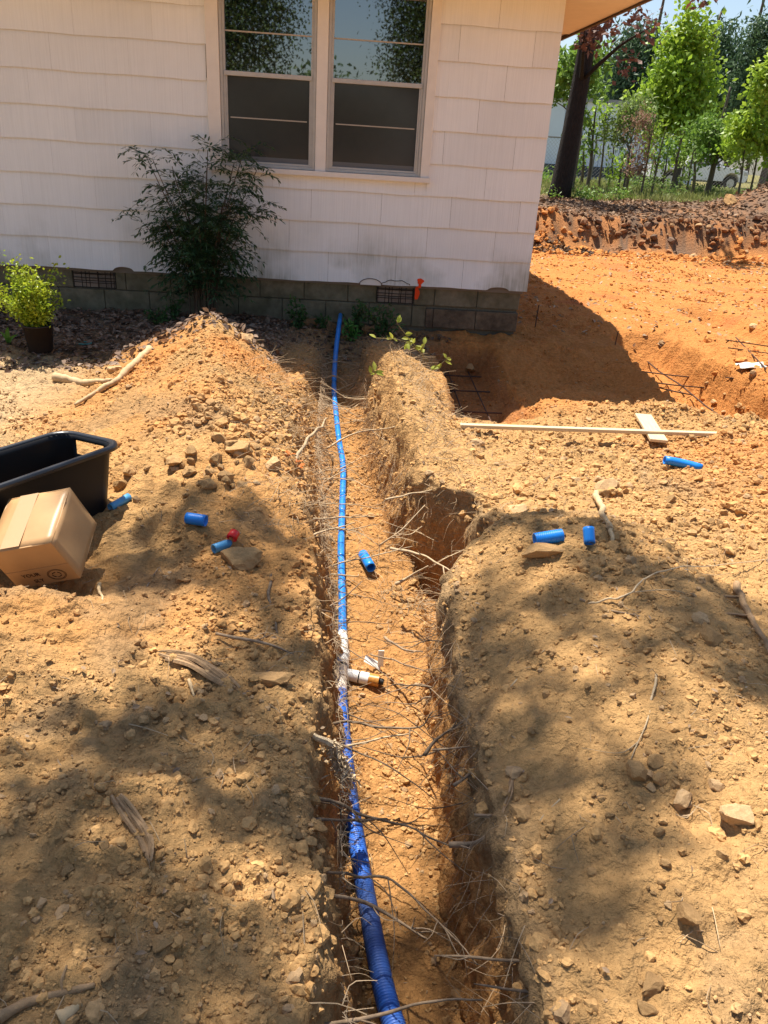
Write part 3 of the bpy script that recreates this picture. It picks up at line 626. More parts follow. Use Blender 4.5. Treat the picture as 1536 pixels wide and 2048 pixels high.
# ------------------------------------------------------------------ loose blue offcuts
def off(px, py, dx, dy, L, r, m, label, cat='pipe offcut', lift=.0, corru=False, tilt=0., nm='pipe_offcut', bend=0.):
    c = G(px, py); d = np.array([dx, dy, tilt]); d /= np.linalg.norm(d); c[2] = tz(c[0], c[1])+r*.8+lift
    s_ = np.cross(d, [0, 0, 1.]); P = [c+d*L*(f-.5)+s_*bend*(1-(2*f-1)**2) for f in np.linspace(0, 1, 7)]
    if corru: P, r = corr(P, r, .0085, .0016)
    o = tube_thing(nm, label, cat, m, P, r, 18); return o
off(240, 1011, .55, .9, .115, .0185, BLUEL, 'faded light blue pipe offcut beside the black tub', tilt=.1)
off(393, 1049, 1, -.25, .088, .025, BLUE, 'short wide blue pipe ring on the sunlit left bank')
off(445, 1102, .75, .7, .085, .020, BLUEL, 'small blue pipe piece touching the red cap')
off(733, 1137, .28, -1.0, .15, .027, BLUE, 'split blue coupler lying loose on the trench floor', cat='coupler', nm='split_coupler', lift=.02)
off(1095, 1086, 1, .12, .115, .026, BLUE, 'corrugated blue pipe offcut on the right bank beside the upright piece', corru=True, tilt=.15)
off(1174, 1092, .02, .8, .065, .0225, BLUE, 'stubby blue pipe piece standing at a slant on the right bank', tilt=.75, lift=.02)
off(1364, 936, 1, -.28, .205, .024, BLUE, 'longest loose blue pipe offcut, half buried below the cross board', tilt=-.10, bend=-.012)
c = G(467, 1084)+[0, 0, .02]; d = np.array([.35, .8, .45]); d /= np.linalg.norm(d)
tube_thing('red_end_cap', 'bright red plastic cap next to a small blue pipe piece', 'pipe cap', RED_, [c+[0, 0, .012]-d*.018, c+[0, 0, .012], c+[0, 0, .012]+d*.018], [.0235, .022, .021], 16)
# ------------------------------------------------------------------ cardboard box
CARD = mat('cardboard', (.47, .275, .125), rough=.42, spec=.35, var=.07, vscale=3.5, bump=.15, bscale=30, bdist=.002)
CARDIN = mat('cardboard_edge', (.20, .11, .06), rough=.9)
TAPE = mat('packing_tape', (.50, .32, .17), rough=.25, spec=.5, bump=.2, bscale=12, bdist=.003)
INK = mat('printed_ink', (.05, .02, .01), rough=.8)
BR = np.array([[.960, -.014, -.280], [-.089, .932, -.352], [.266, .363, .893]])
u_, s_, v_ = np.linalg.svd(BR); BR = u_@v_
C0 = np.array([-.9963, 2.4621, .2927]); BL, BW, BH = .2545, .2736, .2117
ctr = C0+BR@np.array([-BL/2, BW/2, -BH/2])
bt = thing('cardboard_box', 'brown cardboard carton lying tilted on the dirt in front of the black tub', 'cardboard box', tuple(ctr)); bt.matrix_world = Matrix(((*BR[0], ctr[0]), (*BR[1], ctr[1]), (*BR[2], ctr[2]), (0, 0, 0, 1)))
def bp(nm, c, d, m, bv=.0): 
    o = obj(nm, MB().box(c, d), m, bt); 
    if bv: bevel(o, bv, 2)
    return o
g = .003
def panel(nm, axis, side, dims, pos, bulge, m=CARD):
    """a slightly bowed sheet of board"""
    n = 9; u = np.linspace(-.5, .5, n); U_, V_ = np.meshgrid(u, u, indexing='ij'); d = bulge*(1-(2*U_)**2)*(1-(2*V_)**2)*side+.0012*np.sin(U_*9+V_*5)
    P = np.zeros((n, n, 3)); ax = [0, 1, 2]; ax.remove(axis); P[..., ax[0]] = U_*dims[0]; P[..., ax[1]] = V_*dims[1]; P[..., axis] = d; P += np.array(pos)
    i = np.arange(n-1)[:, None]*n; j = np.arange(n-1)[None]; b = MB(); b.add(P.reshape(-1, 3), [np.stack([i+j, i+n+j, i+n+j+1, i+j+1], -1).reshape(-1, 4)])
    o = obj(nm, b.mesh(nm, True), m, bt); s = o.modifiers.new('s', 'SOLIDIFY'); s.thickness = .004; s.offset = -side if axis != 1 else side; return o
bp('carton_core', (0, 0, 0), (BL-.008, BW-.008, BH-.008), CARDIN)
panel('top_panel', 2, 1, (BL, BW), (0, 0, BH/2), .006)
panel('side_panel', 0, 1, (BW, BH), (BL/2, 0, 0), .002)
panel('side_panel', 0, -1, (BW, BH), (-BL/2, 0, 0), .002)
panel('back_panel', 1, 1, (BL, BH), (0, BW/2, 0), .002)
panel('bottom_panel', 2, -1, (BL, BW), (0, 0, -BH/2), .001)
bp('flap', (0, -BW/2+.001, BH*.22-.0), (BL-.002, .006, BH*.555), CARD, .001)
bp('flap', (0, -BW/2+.001, -BH*.28), (BL-.002, .006, BH*.425), CARD, .001)
for (c, d) in (((-.035, 0, BH/2+.0062), (.075, BW*.97, .001)), ):
    o = bp('tape_strip', c, d, TAPE)
def text3(s, size, loc, ex, ez, m, parent, nm='printed_word'):
    cu = bpy.data.curves.new('t', 'FONT'); cu.body = s; cu.size = size; cu.align_x = 'CENTER'; cu.extrude = .0003
    o = bpy.data.objects.new('t', cu); COL.objects.link(o); dg = bpy.context.evaluated_depsgraph_get(); me = bpy.data.meshes.new_from_object(o.evaluated_get(dg)); bpy.data.objects.remove(o)
    r = obj(nm, me, m, parent); ex = Vector(ex); ez = Vector(ez); n = ex.cross(ez)
    r.matrix_local = Matrix(((ex[0], ez[0], n[0], loc[0]), (ex[1], ez[1], n[1], loc[1]), (ex[2], ez[2], n[2], loc[2]), (0, 0, 0, 1))); return r
yF = -BW/2-.0035
text3('YOUR', .026, (-.040, yF, -.052), (1, 0, 0), (0, 0, 1), INK, bt); text3('SLY', .026, (-.026, yF, -.088), (1, 0, 0), (0, 0, 1), INK, bt)
b = MB()
for rr in (.031, .027):
    th = np.linspace(0, 2*np.pi, 33); b.tube(np.stack([.055+rr*1.15*np.cos(th), 0*th+yF+.0006, -.062+rr*np.sin(th)*.95], 1), .0008, 4, False)
for k in range(4):
    th = np.linspace(k*1.57, k*1.57+1.1, 6); b.tube(np.stack([.055+.017*np.cos(th), 0*th+yF+.0006, -.062+.013*np.sin(th)], 1), .0018, 4)
obj('round_emblem', b, INK, bt)
# ------------------------------------------------------------------ black tub
TUBM = mat('black_plastic', (.007, .007, .008), rough=.45, spec=.25, bump=.1, bscale=8, bdist=.004)
a0 = np.array([-1.085, 3.31]); axd = np.array([-.62, -.785]); axd = np.array([-.50, -.866])*1.0; axd /= np.linalg.norm(axd); pr = np.array([axd[1], -axd[0]])
TLn, TWd, TH = .78, .35, .33
tub = thing('plastic_tub', 'big black rectangular plastic tub with a handle slot in its rim', 'storage tub', (a0[0]+axd[0]*(TLn/2+.03)-.01, a0[1]+axd[1]*(TLn/2+.03)+.06, 0.03))
def rrect(L, Wd, r, n=7):
    P = []
    for (sx, sy, a) in ((1, 1, 0), (-1, 1, 90), (-1, -1, 180), (1, -1, 270)):
        for k in range(n): th = math.radians(a+90*k/(n-1)); P.append((sx*(L/2-r)+r*math.cos(th), sy*(Wd/2-r)+r*math.sin(th)))
    return np.array(P)
prof = [(.80, .76, .0), (.83, .80, .01), (1, 1, TH), (1.055, 1.11, TH+.002), (1.065, 1.13, TH-.012), (1.055, 1.11, TH+.004)]
def shell(levels, r):
    V = []
    for (a, q, z) in levels: P = rrect(TLn*a, TWd*q, r); V.append(np.concatenate([P, np.full((len(P), 1), z)], 1))
    n = len(V[0]); i = np.arange(len(V)-1)[:, None]*n; j = np.arange(n)[None]; k = (j+1) % n
    return np.concatenate(V), np.stack([i+j, i+k, i+n+k, i+n+j], -1).reshape(-1, 4), n
lv = [(.89+.11*f, .84+.16*f, TH*f) for f in (0, .03, .25, .5, .74, .93, 1.)]
V, Fq, n = shell(lv, .085)
SLOT = -1
# handle slot at the +x end: drop the faces there between two levels
keep = [k for k, f in enumerate(Fq) if not (V[f][:, 0].mean() > TLn*.46 and -.02 < V[f][:, 1].mean()*SLOT < .09 and TH*.70 < V[f][:, 2].mean() < TH*.95)]
b = MB(); b.add(V, [Fq[keep], np.arange(n)[None, ::-1]]); body = obj('tub_body', b.mesh('tub_body', True), TUBM, tub); s = body.modifiers.new('s', 'SOLIDIFY'); s.thickness = .004
ring = [(1.0, 1.0, TH-.004), (1.0, 1.0, TH+.004), (1.03, 1.05, TH+.009), (1.055, 1.11, TH+.006), (1.06, 1.12, TH-.014)]
V, Fq, n = shell(ring, .088); o = obj('rim', (lambda m: (m.add(V, [Fq]), m.mesh('rim', True))[1])(MB()), mat('black_rim', (.018, .02, .025), rough=.32, spec=.5), tub); o.modifiers.new('s', 'SOLIDIFY').thickness = .003
tub.rotation_euler = (math.radians(-3), math.radians(2.0), math.atan2(-axd[1], -axd[0]))
# ------------------------------------------------------------------ boards and rebar
WOOD = mat('weathered_lumber', (.60, .47, .29), rough=.8, var=.18, vscale=2, stretch=(1, 30, 30), bump=.3, bscale=3, bdist=.003)
def plank(label, p, q, w, th, up=0., nm='lumber_board', roll=0.):
    p = np.array(p, float); q = np.array(q, float); d = q-p; L = np.linalg.norm(d); d /= L; s_ = np.cross([0, 0, 1.], d); s_ /= np.linalg.norm(s_); n_ = np.cross(d, s_)
    R = np.array([d, s_*math.cos(roll)+n_*math.sin(roll), -s_*math.sin(roll)+n_*math.cos(roll)]).T; c = (p+q)/2+np.array([0, 0, up])
    o = obj(nm, MB().box((0, 0, 0), (L, w, th)), WOOD); o.matrix_world = Matrix(((*R[0], c[0]), (*R[1], c[1]), (*R[2], c[2]), (0, 0, 0, 1))); bevel(o, .002, 1)
    o['label'] = label; o['category'] = 'board'; return o
p = G(920, 853); q = G(1456, 871); zz = max(float(terq(np.linspace(p[0], q[0], 60), np.linspace(p[1], q[1], 60)).max()), 0)-.012; p = onz(920, 851, zz); q = onz(1456, 869, zz-.01)
plank('long pale wooden batten lying level across the cut ground', p, q, .036, .022)
p = onz(1286, 830, zz-.022); q = onz(1318, 882, zz-.022)
plank('short wide board lying crosswise under the long batten', p, q, .105, .018)
c = G(1345, 884); 
REB = mat('rusty_rebar', (.085, .045, .03), rough=.75, metal=.2, var=.3, vscale=20)
def bar(P, r=.0065, label='rusty rebar rod lying in the footing trench', group='rebar rods in the footing trenches'):
    o = obj('rebar', MB().tube(P, r, 6).mesh('rebar', True), REB); o['label'] = label; o['category'] = 'rebar'; o['group'] = group; return o
for (y0, y1, x0) in ((4.95, 7.6, 2.78), (5.0, 7.7, 3.10)):
    bar([(x0, y, -.20+.01*math.sin(y*5)) for y in np.linspace(y0, y1, 6)])
for k, (ax, ay, bx2, by2) in enumerate([(1275, 742, 1425, 758), (1285, 762, 1415, 776), (1298, 770, 1385, 790), (1325, 815, 1412, 825)]):
    a_ = onz(ax, ay, -.18); b_2 = onz(bx2, by2, -.17); bar([a_, (a_+b_2)/2+[0, 0, -.006], b_2], .006)
for x0 in (1.03, 1.22): bar([(x0+.02*math.sin(y)-.05, y, -.20) for y in np.linspace(4.9, 6.8, 6)], group='rebar rods in the pit by the house corner', label='rusty rebar rod lying in the pit by the house corner')
for yy in (5.6, 6.15, 6.6): bar([(.80, yy, -.188), (1.05, yy+.01, -.192), (1.27, yy, -.188)], group='rebar rods in the pit by the house corner', label='rusty rebar rod lying in the pit by the house corner')
for (ax, ay, bx2, by2) in ((1450, 686, 1560, 702), (1455, 702, 1560, 716), (1470, 680, 1530, 745), (1450, 762, 1560, 770)):
    a_ = G(ax, ay); b_2 = G(bx2, by2); a_[2] += .03; b_2[2] += .03; bar([a_, (a_+b_2)/2, b_2], .006, 'rusty rebar rod at the far right by the plastic scrap', 'rebar rods at the right edge')
for (px, py, h, lb) in ((1070, 655, .22, 'thin steel stake standing in shade beside the house corner'), (1230, 690, .13, 'thin steel stake standing at the sunlit shadow edge')):
    c = G(px, py); o = obj('steel_stake', MB().tube([c-[0, 0, .05], c+[.003, 0, h*.5], c+[.006, 0, h]], .005, 6), REB); o['label'] = lb; o['category'] = 'stake'
# plastic scrap
c = G(1503, 738); n = 12; u = np.linspace(-.5, .5, n); U_, V_ = np.meshgrid(u, u, indexing='ij')
P = np.stack([c[0]+U_*.26+.02*V_, c[1]+V_*.16+.03*np.sin(U_*5), c[2]+.03+.008*np.sin(U_*9+V_*6)+.007*np.cos(V_*11)], -1); i = np.arange(n-1)[:, None]*n; j = np.arange(n-1)[None]
b = MB(); b.add(P.reshape(-1, 3), [np.stack([i+j, i+n+j, i+n+j+1, i+j+1], -1).reshape(-1, 4)]); o = obj('plastic_scrap', b.mesh('plastic_scrap', True), mat('white_scrap', (.70, .66, .58), rough=.5), label='crumpled white plastic scrap on the clay at right', category='scrap'); o.modifiers.new('s', 'SOLIDIFY').thickness = .003
# blue-green plastic ring lying in the litter
c = G(168, 689); th = np.linspace(0, 2*np.pi, 25); obj('plastic_ring', MB().tube(np.stack([c[0]+.055*np.cos(th), c[1]+.04*np.sin(th), c[2]+.012+0*th], 1), .006, 6, False), mat('teal_plastic', (.10, .30, .27), rough=.5), label='pale teal plastic ring lying in the leaf litter', category='ring')
# ------------------------------------------------------------------ clods, pebbles, rocks
def rots(n, rng):
    q = rng.normal(size=(n, 4)); q /= np.linalg.norm(q, axis=1)[:, None]; w, x, y, z = q.T
    return np.stack([1-2*(y*y+z*z), 2*(x*y-z*w), 2*(x*z+y*w), 2*(x*y+z*w), 1-2*(x*x+z*z), 2*(y*z-x*w), 2*(x*z-y*w), 2*(y*z+x*w), 1-2*(x*x+y*y)], 1).reshape(n, 3, 3)
def stones(name, xy, size, sub, rng, label_col=None, jit=.30, sink=.27, smooth=False):
    n = len(xy); V0, F0 = ICO[sub]; nv = len(V0)
    z = terq(xy[:, 0], xy[:, 1])
    J = 1+jit*(rng.random((n, nv, 1))*2-1); S = (.6+.7*rng.random((n, 1, 3)))
    V = V0[None]*J*S*size[:, None, None]*.5; V = np.einsum('nij,nkj->nki', rots(n, rng), V); V[..., 2] *= .8
    V += np.stack([xy[:, 0], xy[:, 1], z+size*(.35-sink)], 1)[:, None]
    F = (F0[None]+np.arange(n)[:, None, None]*nv).reshape(-1, 3)
    me = npmesh(name, V.reshape(-1, 3), F, smooth)
    c = soilcol(xy[:, 0], xy[:, 1])*(.82+.4*rng.random((n, 1))); c = c*(1-.0)+0*c; g = rng.random((n, 1)) < .07; c = np.where(g, np.array([.42, .27, .14]), c)
    c = np.repeat(np.clip(c, 0, .8), nv, 0); a = me.color_attributes.new('soil', 'FLOAT_COLOR', 'POINT'); a.data.foreach_set('color', np.concatenate([c, np.ones((len(c), 1))], 1).astype(np.float32).ravel())
    return obj(name, me, CLODA, kind='stuff')
def infield(x, y):
    """inside what the photograph sees, with a little margin, and not under the house"""
    u = np.stack([x, y, 0*x-1.6], 1); z = u@_f; px = CX+F_PX*(u@_R)/z; py = CY-F_PX*(u@_U)/z
    return (z > 0) & (px > -120) & (px < 1656) & (py < 2250) & ~((y > 7.1) & (x < 1.75))
def patches(x, y):
    d = .08+1.9*ss(.0, .35, fbm(x, y, 2.3, 3, 101))+.5*ss(0, .3, fbm(x, y, 7, 2, 102))
    for (a, q, sx, sy, k) in ((-.35, 2.2, .18, .35, 3), (-.55, 4.1, .35, .3, 3.), (-.35, 4.5, .4, .6, 2), (1.75, 3.3, .5, .5, 2.5), (2.4, 3.9, .9, .7, 3), (1.25, 1.7, .35, .45, 1.6), (1.0, 2.6, .4, .3, 1.5), (-.3, 1.25, .25, .2, 1.5), (2.0, 5.0, .7, .2, 2), (-.7, 5.2, .6, .6, 1.4), (3.4, 5.4, .4, .9, 2.)): d = d+k*gs(x, y, a, q, sx, sy)
    u = np.abs(x-tcl(y)); d = d*np.where((u < .3) & (y < 7), .8, 1)
    return d
def scatter(n, x0, x1, y0, y1, seed):
    rng = np.random.default_rng(seed); m = n*3
    x = rng.uniform(x0, x1, m); y = rng.uniform(y0, y1, m); k = infield(x, y) & (rng.random(m)*3.2 < patches(x, y)); x, y = x[k][:n], y[k][:n]; return np.stack([x, y], 1), rng
for k, (n, y0, y1, s0, s1, sub, nm) in enumerate([(20000, .75, 3.0, .004, .012, 0, 'dirt_crumbs'), (4200, .75, 3.0, .011, .034, 1, 'soil_clods'), (21000, 3.0, 5.2, .007, .020, 0, 'dirt_crumbs'), (4200, 3.0, 5.2, .018, .048, 0, 'soil_clods'), (12000, 5.2, 8.5, .009, .026, 0, 'dirt_crumbs'), (9000, 8.5, 16, .015, .06, 0, 'dirt_crumbs')]):
    xy, rng = scatter(n, *{0: (-1.4, 2.0), 1: (-1.4, 2.0), 2: (-2.4, 3.6), 3: (-2.4, 3.6), 4: (-3.4, 5.5), 5: (1.7, 9.5)}[k], y0, y1, 300+k)
    sz = s0*(s1/s0)**(rng.random(len(xy))**2.2); stones(nm, xy, sz, sub, rng)
def cluster(n, fx, s0, s1, seed, sub=0, nm='soil_clods', p=1.8, **k):
    rng = np.random.default_rng(seed); xy = np.array([fx(rng) for _ in range(n)]); stones(nm, xy, s0*(s1/s0)**(rng.random(n)**p), sub, rng, **k)
cluster(1500, lambda r: (r.uniform(2.6, 11), 14.3+1.5*r.random()), .05, .17, 401)
cluster(700, lambda r: (2.2+.65*r.normal(), 3.7+.5*r.normal()), .018, .060, 402, 1)
cluster(170, lambda r: (-.52+.2*r.normal(), 4.02+.16*r.normal()), .020, .070, 403, 1, p=1.2)
cluster(200, lambda r: (3.6+.3*r.normal(), 5.4+.8*r.normal()), .02, .09, 404, 1)
def _lip(r):
    y = .9+5.4*r.random()**1.2; s_ = r.choice([-1, 1]); w = float((tleft if s_ < 0 else tright)(np.array([y]))[0]); return (float(tcl(y))+s_*(w+.03+abs(.07*r.normal())+(.08 if s_ < 0 else 0)), y)
cluster(1500, _lip, .010, .042, 405, 1, p=2.0)
def _toe(r):
    y = .9+5.6*r.random(); s_ = r.choice([-1, 1]); w = float((tleft if s_ < 0 else tright)(np.array([y]))[0]); return (float(tcl(y))+s_*(w-abs(.05*r.normal())), y)
cluster(1700, _toe, .007, .030, 406, 0, p=2.2)
cluster(260, lambda r: (.25+.05*r.normal(), 2.15+.14*r.normal()), .008, .030, 407, 0)
# stones big enough to pick out: one object each
rock_me = []
for k in range(14):
    rg = np.random.default_rng(500+k); V, F_ = ICO[2]; V = V.copy()
    for _ in range(16):
        n_ = rg.normal(size=3); n_ /= np.linalg.norm(n_); d = .50+.34*rg.random(); pr_ = V@n_; V = V-np.outer(np.maximum(0, pr_-d), n_)
    V = V*(1+.16*fbm(V[:, 0:1]*2+k*7, V[:, 1:2]*2+V[:, 2:3], 2.5, 4, k)); V = V/np.abs(V).max(); rock_me.append(npmesh('stone', V*.5, F_, False)); rock_me[-1].materials.append(CLOD)
rock_mp = []
for me in rock_me: m2 = me.copy(); m2.materials.clear(); m2.materials.append(ROCK); rock_mp.append(m2)
rr_ = random.Random(5)
def rock(px, py, w_px, label, group=None, asp=(1, .8, .6), pale=False, k=None, rz=None, nm='stone', lift=0., P=None):
    p = G(px, py) if P is None else P; dpt = (p-CAM)@_f; s = w_px*dpt/F_PX
    o = bpy.data.objects.new(nm, (rock_mp if pale else rock_me)[k if k is not None else rr_.randrange(14)]); COL.objects.link(o)
    o.location = (p[0], p[1], tz(p[0], p[1])+s*asp[2]*(.13+lift)); o.scale = (s*asp[0], s*asp[1], s*asp[2]); o.rotation_euler = (rr_.uniform(-.35, .35), rr_.uniform(-.3, .3), rr_.uniform(0, 6) if rz is None else rz)
    o['label'] = label; o['category'] = 'rock'
    if group: o['group'] = group
    return o
rock(1471, 1642, 78, 'large round pale flat stone on the sunlit right slope', pale=True, k=3, asp=(1, .85, .5), rz=.3)
rock(1362, 1608, 58, 'flat tan stone just left of the round pale stone', pale=True, asp=(1, .7, .5))
rock(1430, 1578, 42, 'angular grey tan stone above the round pale stone', pale=True, asp=(1, .7, .7))
rock(1272, 1555, 60, 'lumpy brown clod left in the cluster on the right bank', asp=(1, .8, .7))
rock(1308, 1528, 40, 'small pitted clod at the back of the right bank cluster', asp=(1, 1, .8))
rock(1315, 1562, 36, 'dark pitted clod in front of the right bank cluster', asp=(1, 1, .8))
rock(1372, 1840, 62, 'broad orange clod embedded low on the right slope', asp=(1, .8, .6))
rock(1300, 1975, 64, 'big pale orange clod near the bottom right corner', asp=(1, .7, .6))
rock(1290, 2025, 55, 'rounded clod at the very bottom of the right bank', asp=(1, .7, .6))
rock(1040, 1632, 52, 'grey angular stone stuck in the right bank near the trench', asp=(1, .8, .8))
rock(484, 1124, 108, 'large grey clod in shade just below the red cap', asp=(1, .6, .36), rz=.1, lift=.0)
rock(492, 683, 40, 'pale yellow stone near the peak of the spoil ridge', pale=True, asp=(1, .8, .9))
rock(380, 948, 46, 'brown clod at the front edge of the left rubble heap', asp=(1, .8, .8))
rock(350, 925, 62, 'wide flat clod on the left rubble heap', asp=(1, .6, .5))
rock(432, 925, 44, 'dark round clod in the middle of the left rubble heap', asp=(1, .9, .8))
rock(480, 905, 80, 'long slabby clod on the right end of the left rubble heap', asp=(1, .55, .45))
rock(415, 972, 38, 'small clod fallen below the left rubble heap', asp=(1, .9, .8))
rock(450, 965, 28, 'smallest clod fallen beside the left rubble heap', asp=(1, .9, .8))
rock(230, 745, 42, 'yellowish rounded rock behind the forked log', pale=True)
rock(240, 976, 34, 'grey clod leaning against the black tub', asp=(1, .9, .8))
rock(540, 1365, 110, 'long flat clod on the edge of the left bank', asp=(1, .45, .35), rz=-.15)
rock(210, 1693, 32, 'single egg shaped pebble alone on the lower left bank')
rock(135, 1745, 36, 'upright lumpy clod on the lower left bank')
rock(560, 1748, 36, 'round clod on the left bank above its twin'); rock(545, 1782, 26, 'smaller round clod just below the left bank twin')
rock(325, 1895, 50, 'half buried grey stone at the lower left', pale=False, asp=(1, .8, .5)); rock(215, 1955, 34, 'brown pebble left of the boot print')
rock(628, 1655, 60, 'slabby clod sticking out of the left trench edge', asp=(1, .5, .4)); rock(600, 1675, 32, 'square clod by the left trench edge')
rock(1030, 1022, 60, 'flat pale slab on the sunlit right bank', pale=True, asp=(1, .7, .3)); rock(938, 1045, 30, 'small brown clod left of the flat pale slab')
rock(1085, 1110, 100, 'long flat clod at the shadow edge under the blue offcut', asp=(1, .5, .35), rz=0.)
rock(1210, 975, 56, 'pale broken slab beside the dead stick on the right', pale=True, asp=(1, .7, .4)); rock(953, 888, 36, 'pale stone on the ridge left of the long batten', pale=True)
rock(1150, 962, 26, 'small pale stone left of the broken slab', pale=True); rock(1420, 1275, 60, 'big rounded clod at the right edge in half shade'); rock(1400, 1243, 44, 'smaller pale clod behind the big right edge clod', pale=True)
rock(1250, 1295, 40, 'round clod in shade in the middle of the right bank'); rock(1180, 1050, 34, 'orange clod beside the lower end of the dead stick')
rock(1458, 408, 38, 'boulder at the foot of the far spoil mound', asp=(1, .9, .7)); rock(940, 742, 34, 'pale stone on the floor of the pit by the house')
rock(1030, 865, 20, 'small stone below the batten')if False else None
rock(1505, 655, 22, 'pale stone near the right edge of the clay yard', pale=True)
rng = np.random.default_rng(77); cnt = 0
for (gx, gy, sx, sy, n, s0, s1, lab, grp) in [(400, 1400, 110, 70, 44, 12, 28, 'rounded brown clod in the rubble patch on the left bank', 'clods in the left bank rubble patch'), (420, 925, 110, 50, 40, 16, 48, 'dry clod in the rubble heap above the blue ring', 'clods of the heap on the left ridge'), (330, 1830, 110, 60, 16, 13, 26, 'small stone scattered on the lower left bank', 'stones on the lower left bank'), (1280, 1560, 120, 60, 20, 12, 26, 'stone scattered on the right bank slope', 'stones on the right bank'), (1330, 1750, 110, 120, 26, 13, 30, 'orange clod on the sunlit lower right slope', 'clods on the lower right slope'), (1330, 1060, 170, 100, 54, 12, 34, 'sunlit clod on the right spoil slope', 'clods on the right spoil slope'), (1150, 1300, 170, 80, 24, 12, 26, 'clod in the shade of the right mound', 'clods on the shaded right mound'), (1060, 1000, 120, 60, 18, 11, 24, 'pale clod on the sunlit right bank', 'clods on the sunlit right bank'), (560, 1840, 60, 60, 12, 13, 30, 'clod along the left lip of the trench', 'clods along the left trench lip'), (1450, 830, 60, 50, 14, 12, 30, 'orange clod on the spoil beside the footing trench', 'clods beside the footing trench')]:
    for i in range(n):
        px = gx+sx*rng.normal()*.7; py = gy+sy*rng.normal()*.7
        if not (5 < px < 1530 and 660 < py < 2040): continue
        rock(px, py, s0+(s1-s0)*rng.random()**1.8, lab, grp, asp=(1, .6+.4*rng.random(), .5+.4*rng.random()), pale=rng.random() < .2)
# ------------------------------------------------------------------ roots, sticks, dead wood
ROOTM = objvar(mat('root_bark', (.30, .21, .13), rough=.9, var=.3, vscale=20, bump=.3, bscale=80, bdist=.003, col2=(.20, .14, .09)), .3)
ROOTL = objvar(mat('pale_root', (.48, .36, .22), rough=.85, var=.2, vscale=20, bump=.3, bscale=80, bdist=.003), .2)
DEADW = mat('dead_wood', (.42, .265, .14), rough=.9, var=.35, vscale=6, stretch=(1, 1, 1), bump=.8, bscale=45, bdist=.008, col2=(.26, .165, .085))
LOGW = mat('pale_log', (.50, .36, .20), rough=.85, var=.25, vscale=8, bump=.6, bscale=30, bdist=.006)
def wob(P, n, a, rng, f=1.):
    Q = spl(P, n); w = rng.normal(size=(n, 3)).cumsum(0); w -= np.linspace(0, 1, n)[:, None]*w[-1]; k = np.array([.25, .5, .25])
    for c in range(3): w[:, c] = np.convolve(w[:, c], k, 'same')
    return Q+w*a
def root_mesh(P, r, rng, forks=2, n=None, sides=5, a=.0028, b=None):
    L = sum(np.linalg.norm(np.array(P[i+1])-P[i]) for i in range(len(P)-1)); n = n or max(8, int(L/.022)); b = b or MB()
    Q = wob(P, n, a*(L/.4)**.5, rng); b.tube(Q, r*(1-.62*np.linspace(0, 1, n)**1.2)*(1+.12*rng.normal(size=n).clip(-1, 1)), sides)
    for k in range(forks):
        i = rng.integers(n//5, n-2); d = Q[min(i+2, n-1)]-Q[i-1]; d /= np.linalg.norm(d)+1e-9; d = d+rng.normal(size=3)*[.55, .55, .45]; d /= np.linalg.norm(d); l = L*rng.uniform(.15, .42)
        e1 = Q[i]+d*l*.5; e2 = e1+(d+rng.normal(size=3)*.35)*l*.5; b.tube(wob([Q[i], e1, e2], 8, a*.8, rng), np.linspace(r*.5, r*.15, 8), 4, False)
    return b
def P3(L): return [onz(*p) for p in L]
rg = np.random.default_rng(21)
def root(L, r, m=ROOTM, forks=3, label=None, group='bare roots sticking out across the trench', P=None, nm='root', sides=6, cat='root', a=.0028):
    o = obj(nm, root_mesh(P3(L) if P is None else P, r, rg, forks, sides=sides, a=a).mesh(nm, True), m); o['label'] = label or 'thin grey brown root sticking out of the trench wall'; o['category'] = cat
    if not label: o['group'] = group
    return o
root([(606, 1450, -.08), (690, 1448, -.16), (760, 1460, -.18), (830, 1458, -.16), (865, 1424, -.08)], .0055, label='dark root running level across the trench over the pipe, below the tee', forks=5)
root([(672, 1495, -.18), (740, 1486, -.20), (820, 1468, -.2)], .0050, ROOTL, label='smooth pale root with a cut end lying over the pipe by the torn bark', forks=1)
root([(590, 1560, -.02), (625, 1590, -.08), (670, 1612, -.14), (735, 1638, -.18), (820, 1655, -.14), (895, 1690, -.08)], .0065, label='long curving grey root looping from the left bank across to the right wall', forks=7)
root([(615, 1635, -.05), (700, 1640, -.15), (775, 1637, -.16)], .005, forks=4); root([(668, 1795, -.1), (730, 1808, -.18), (800, 1848, -.22), (855, 1878, -.24)], .0055, label='straight stout root crossing over the dappled part of the big pipe', forks=4)
root([(640, 1742, -.1), (720, 1756, -.18), (795, 1775, -.2), (870, 1850, -.2), (955, 1930, -.1)], .0045, forks=6)
root([(640, 2046, -.12), (740, 2032, -.12), (850, 2006, -.10), (966, 2000, -.09)], .0058, label='thick bare root crossing in front of the pipe at the bottom edge', forks=1)
root([(1090, 1925, -.02), (1040, 1922, -.06), (950, 1914, -.1), (868, 1911, -.14)][::1], .0055, label='upper of two bare roots poking left out of the lower right wall', forks=3)
root([(1100, 1985, -.02), (1030, 1982, -.06), (948, 1968, -.12)], .005, label='lower of two bare roots poking left out of the lower right wall', forks=3)
root([(1140, 1866, .02), (1060, 1850, -.03), (995, 1826, -.08)], .0038, label='bent twig like root on the face of the right bank')
root([(545, 1130, .05), (532, 1200, .04), (552, 1260, .03), (568, 1320, .01)], .0075, ROOTM, label='bowed grey root standing up along the left bank edge', forks=3)
root([(430, 1268, .08), (500, 1282, .08), (560, 1300, .06), (590, 1312, .04)], .006, forks=3, label='long root lying on the left bank above the weathered wood')
root([(560, 1214, .0), (610, 1212, -.02), (664, 1224, -.08)], .0075, label='blunt thick root reaching toward the blue line from the left bank', forks=3)
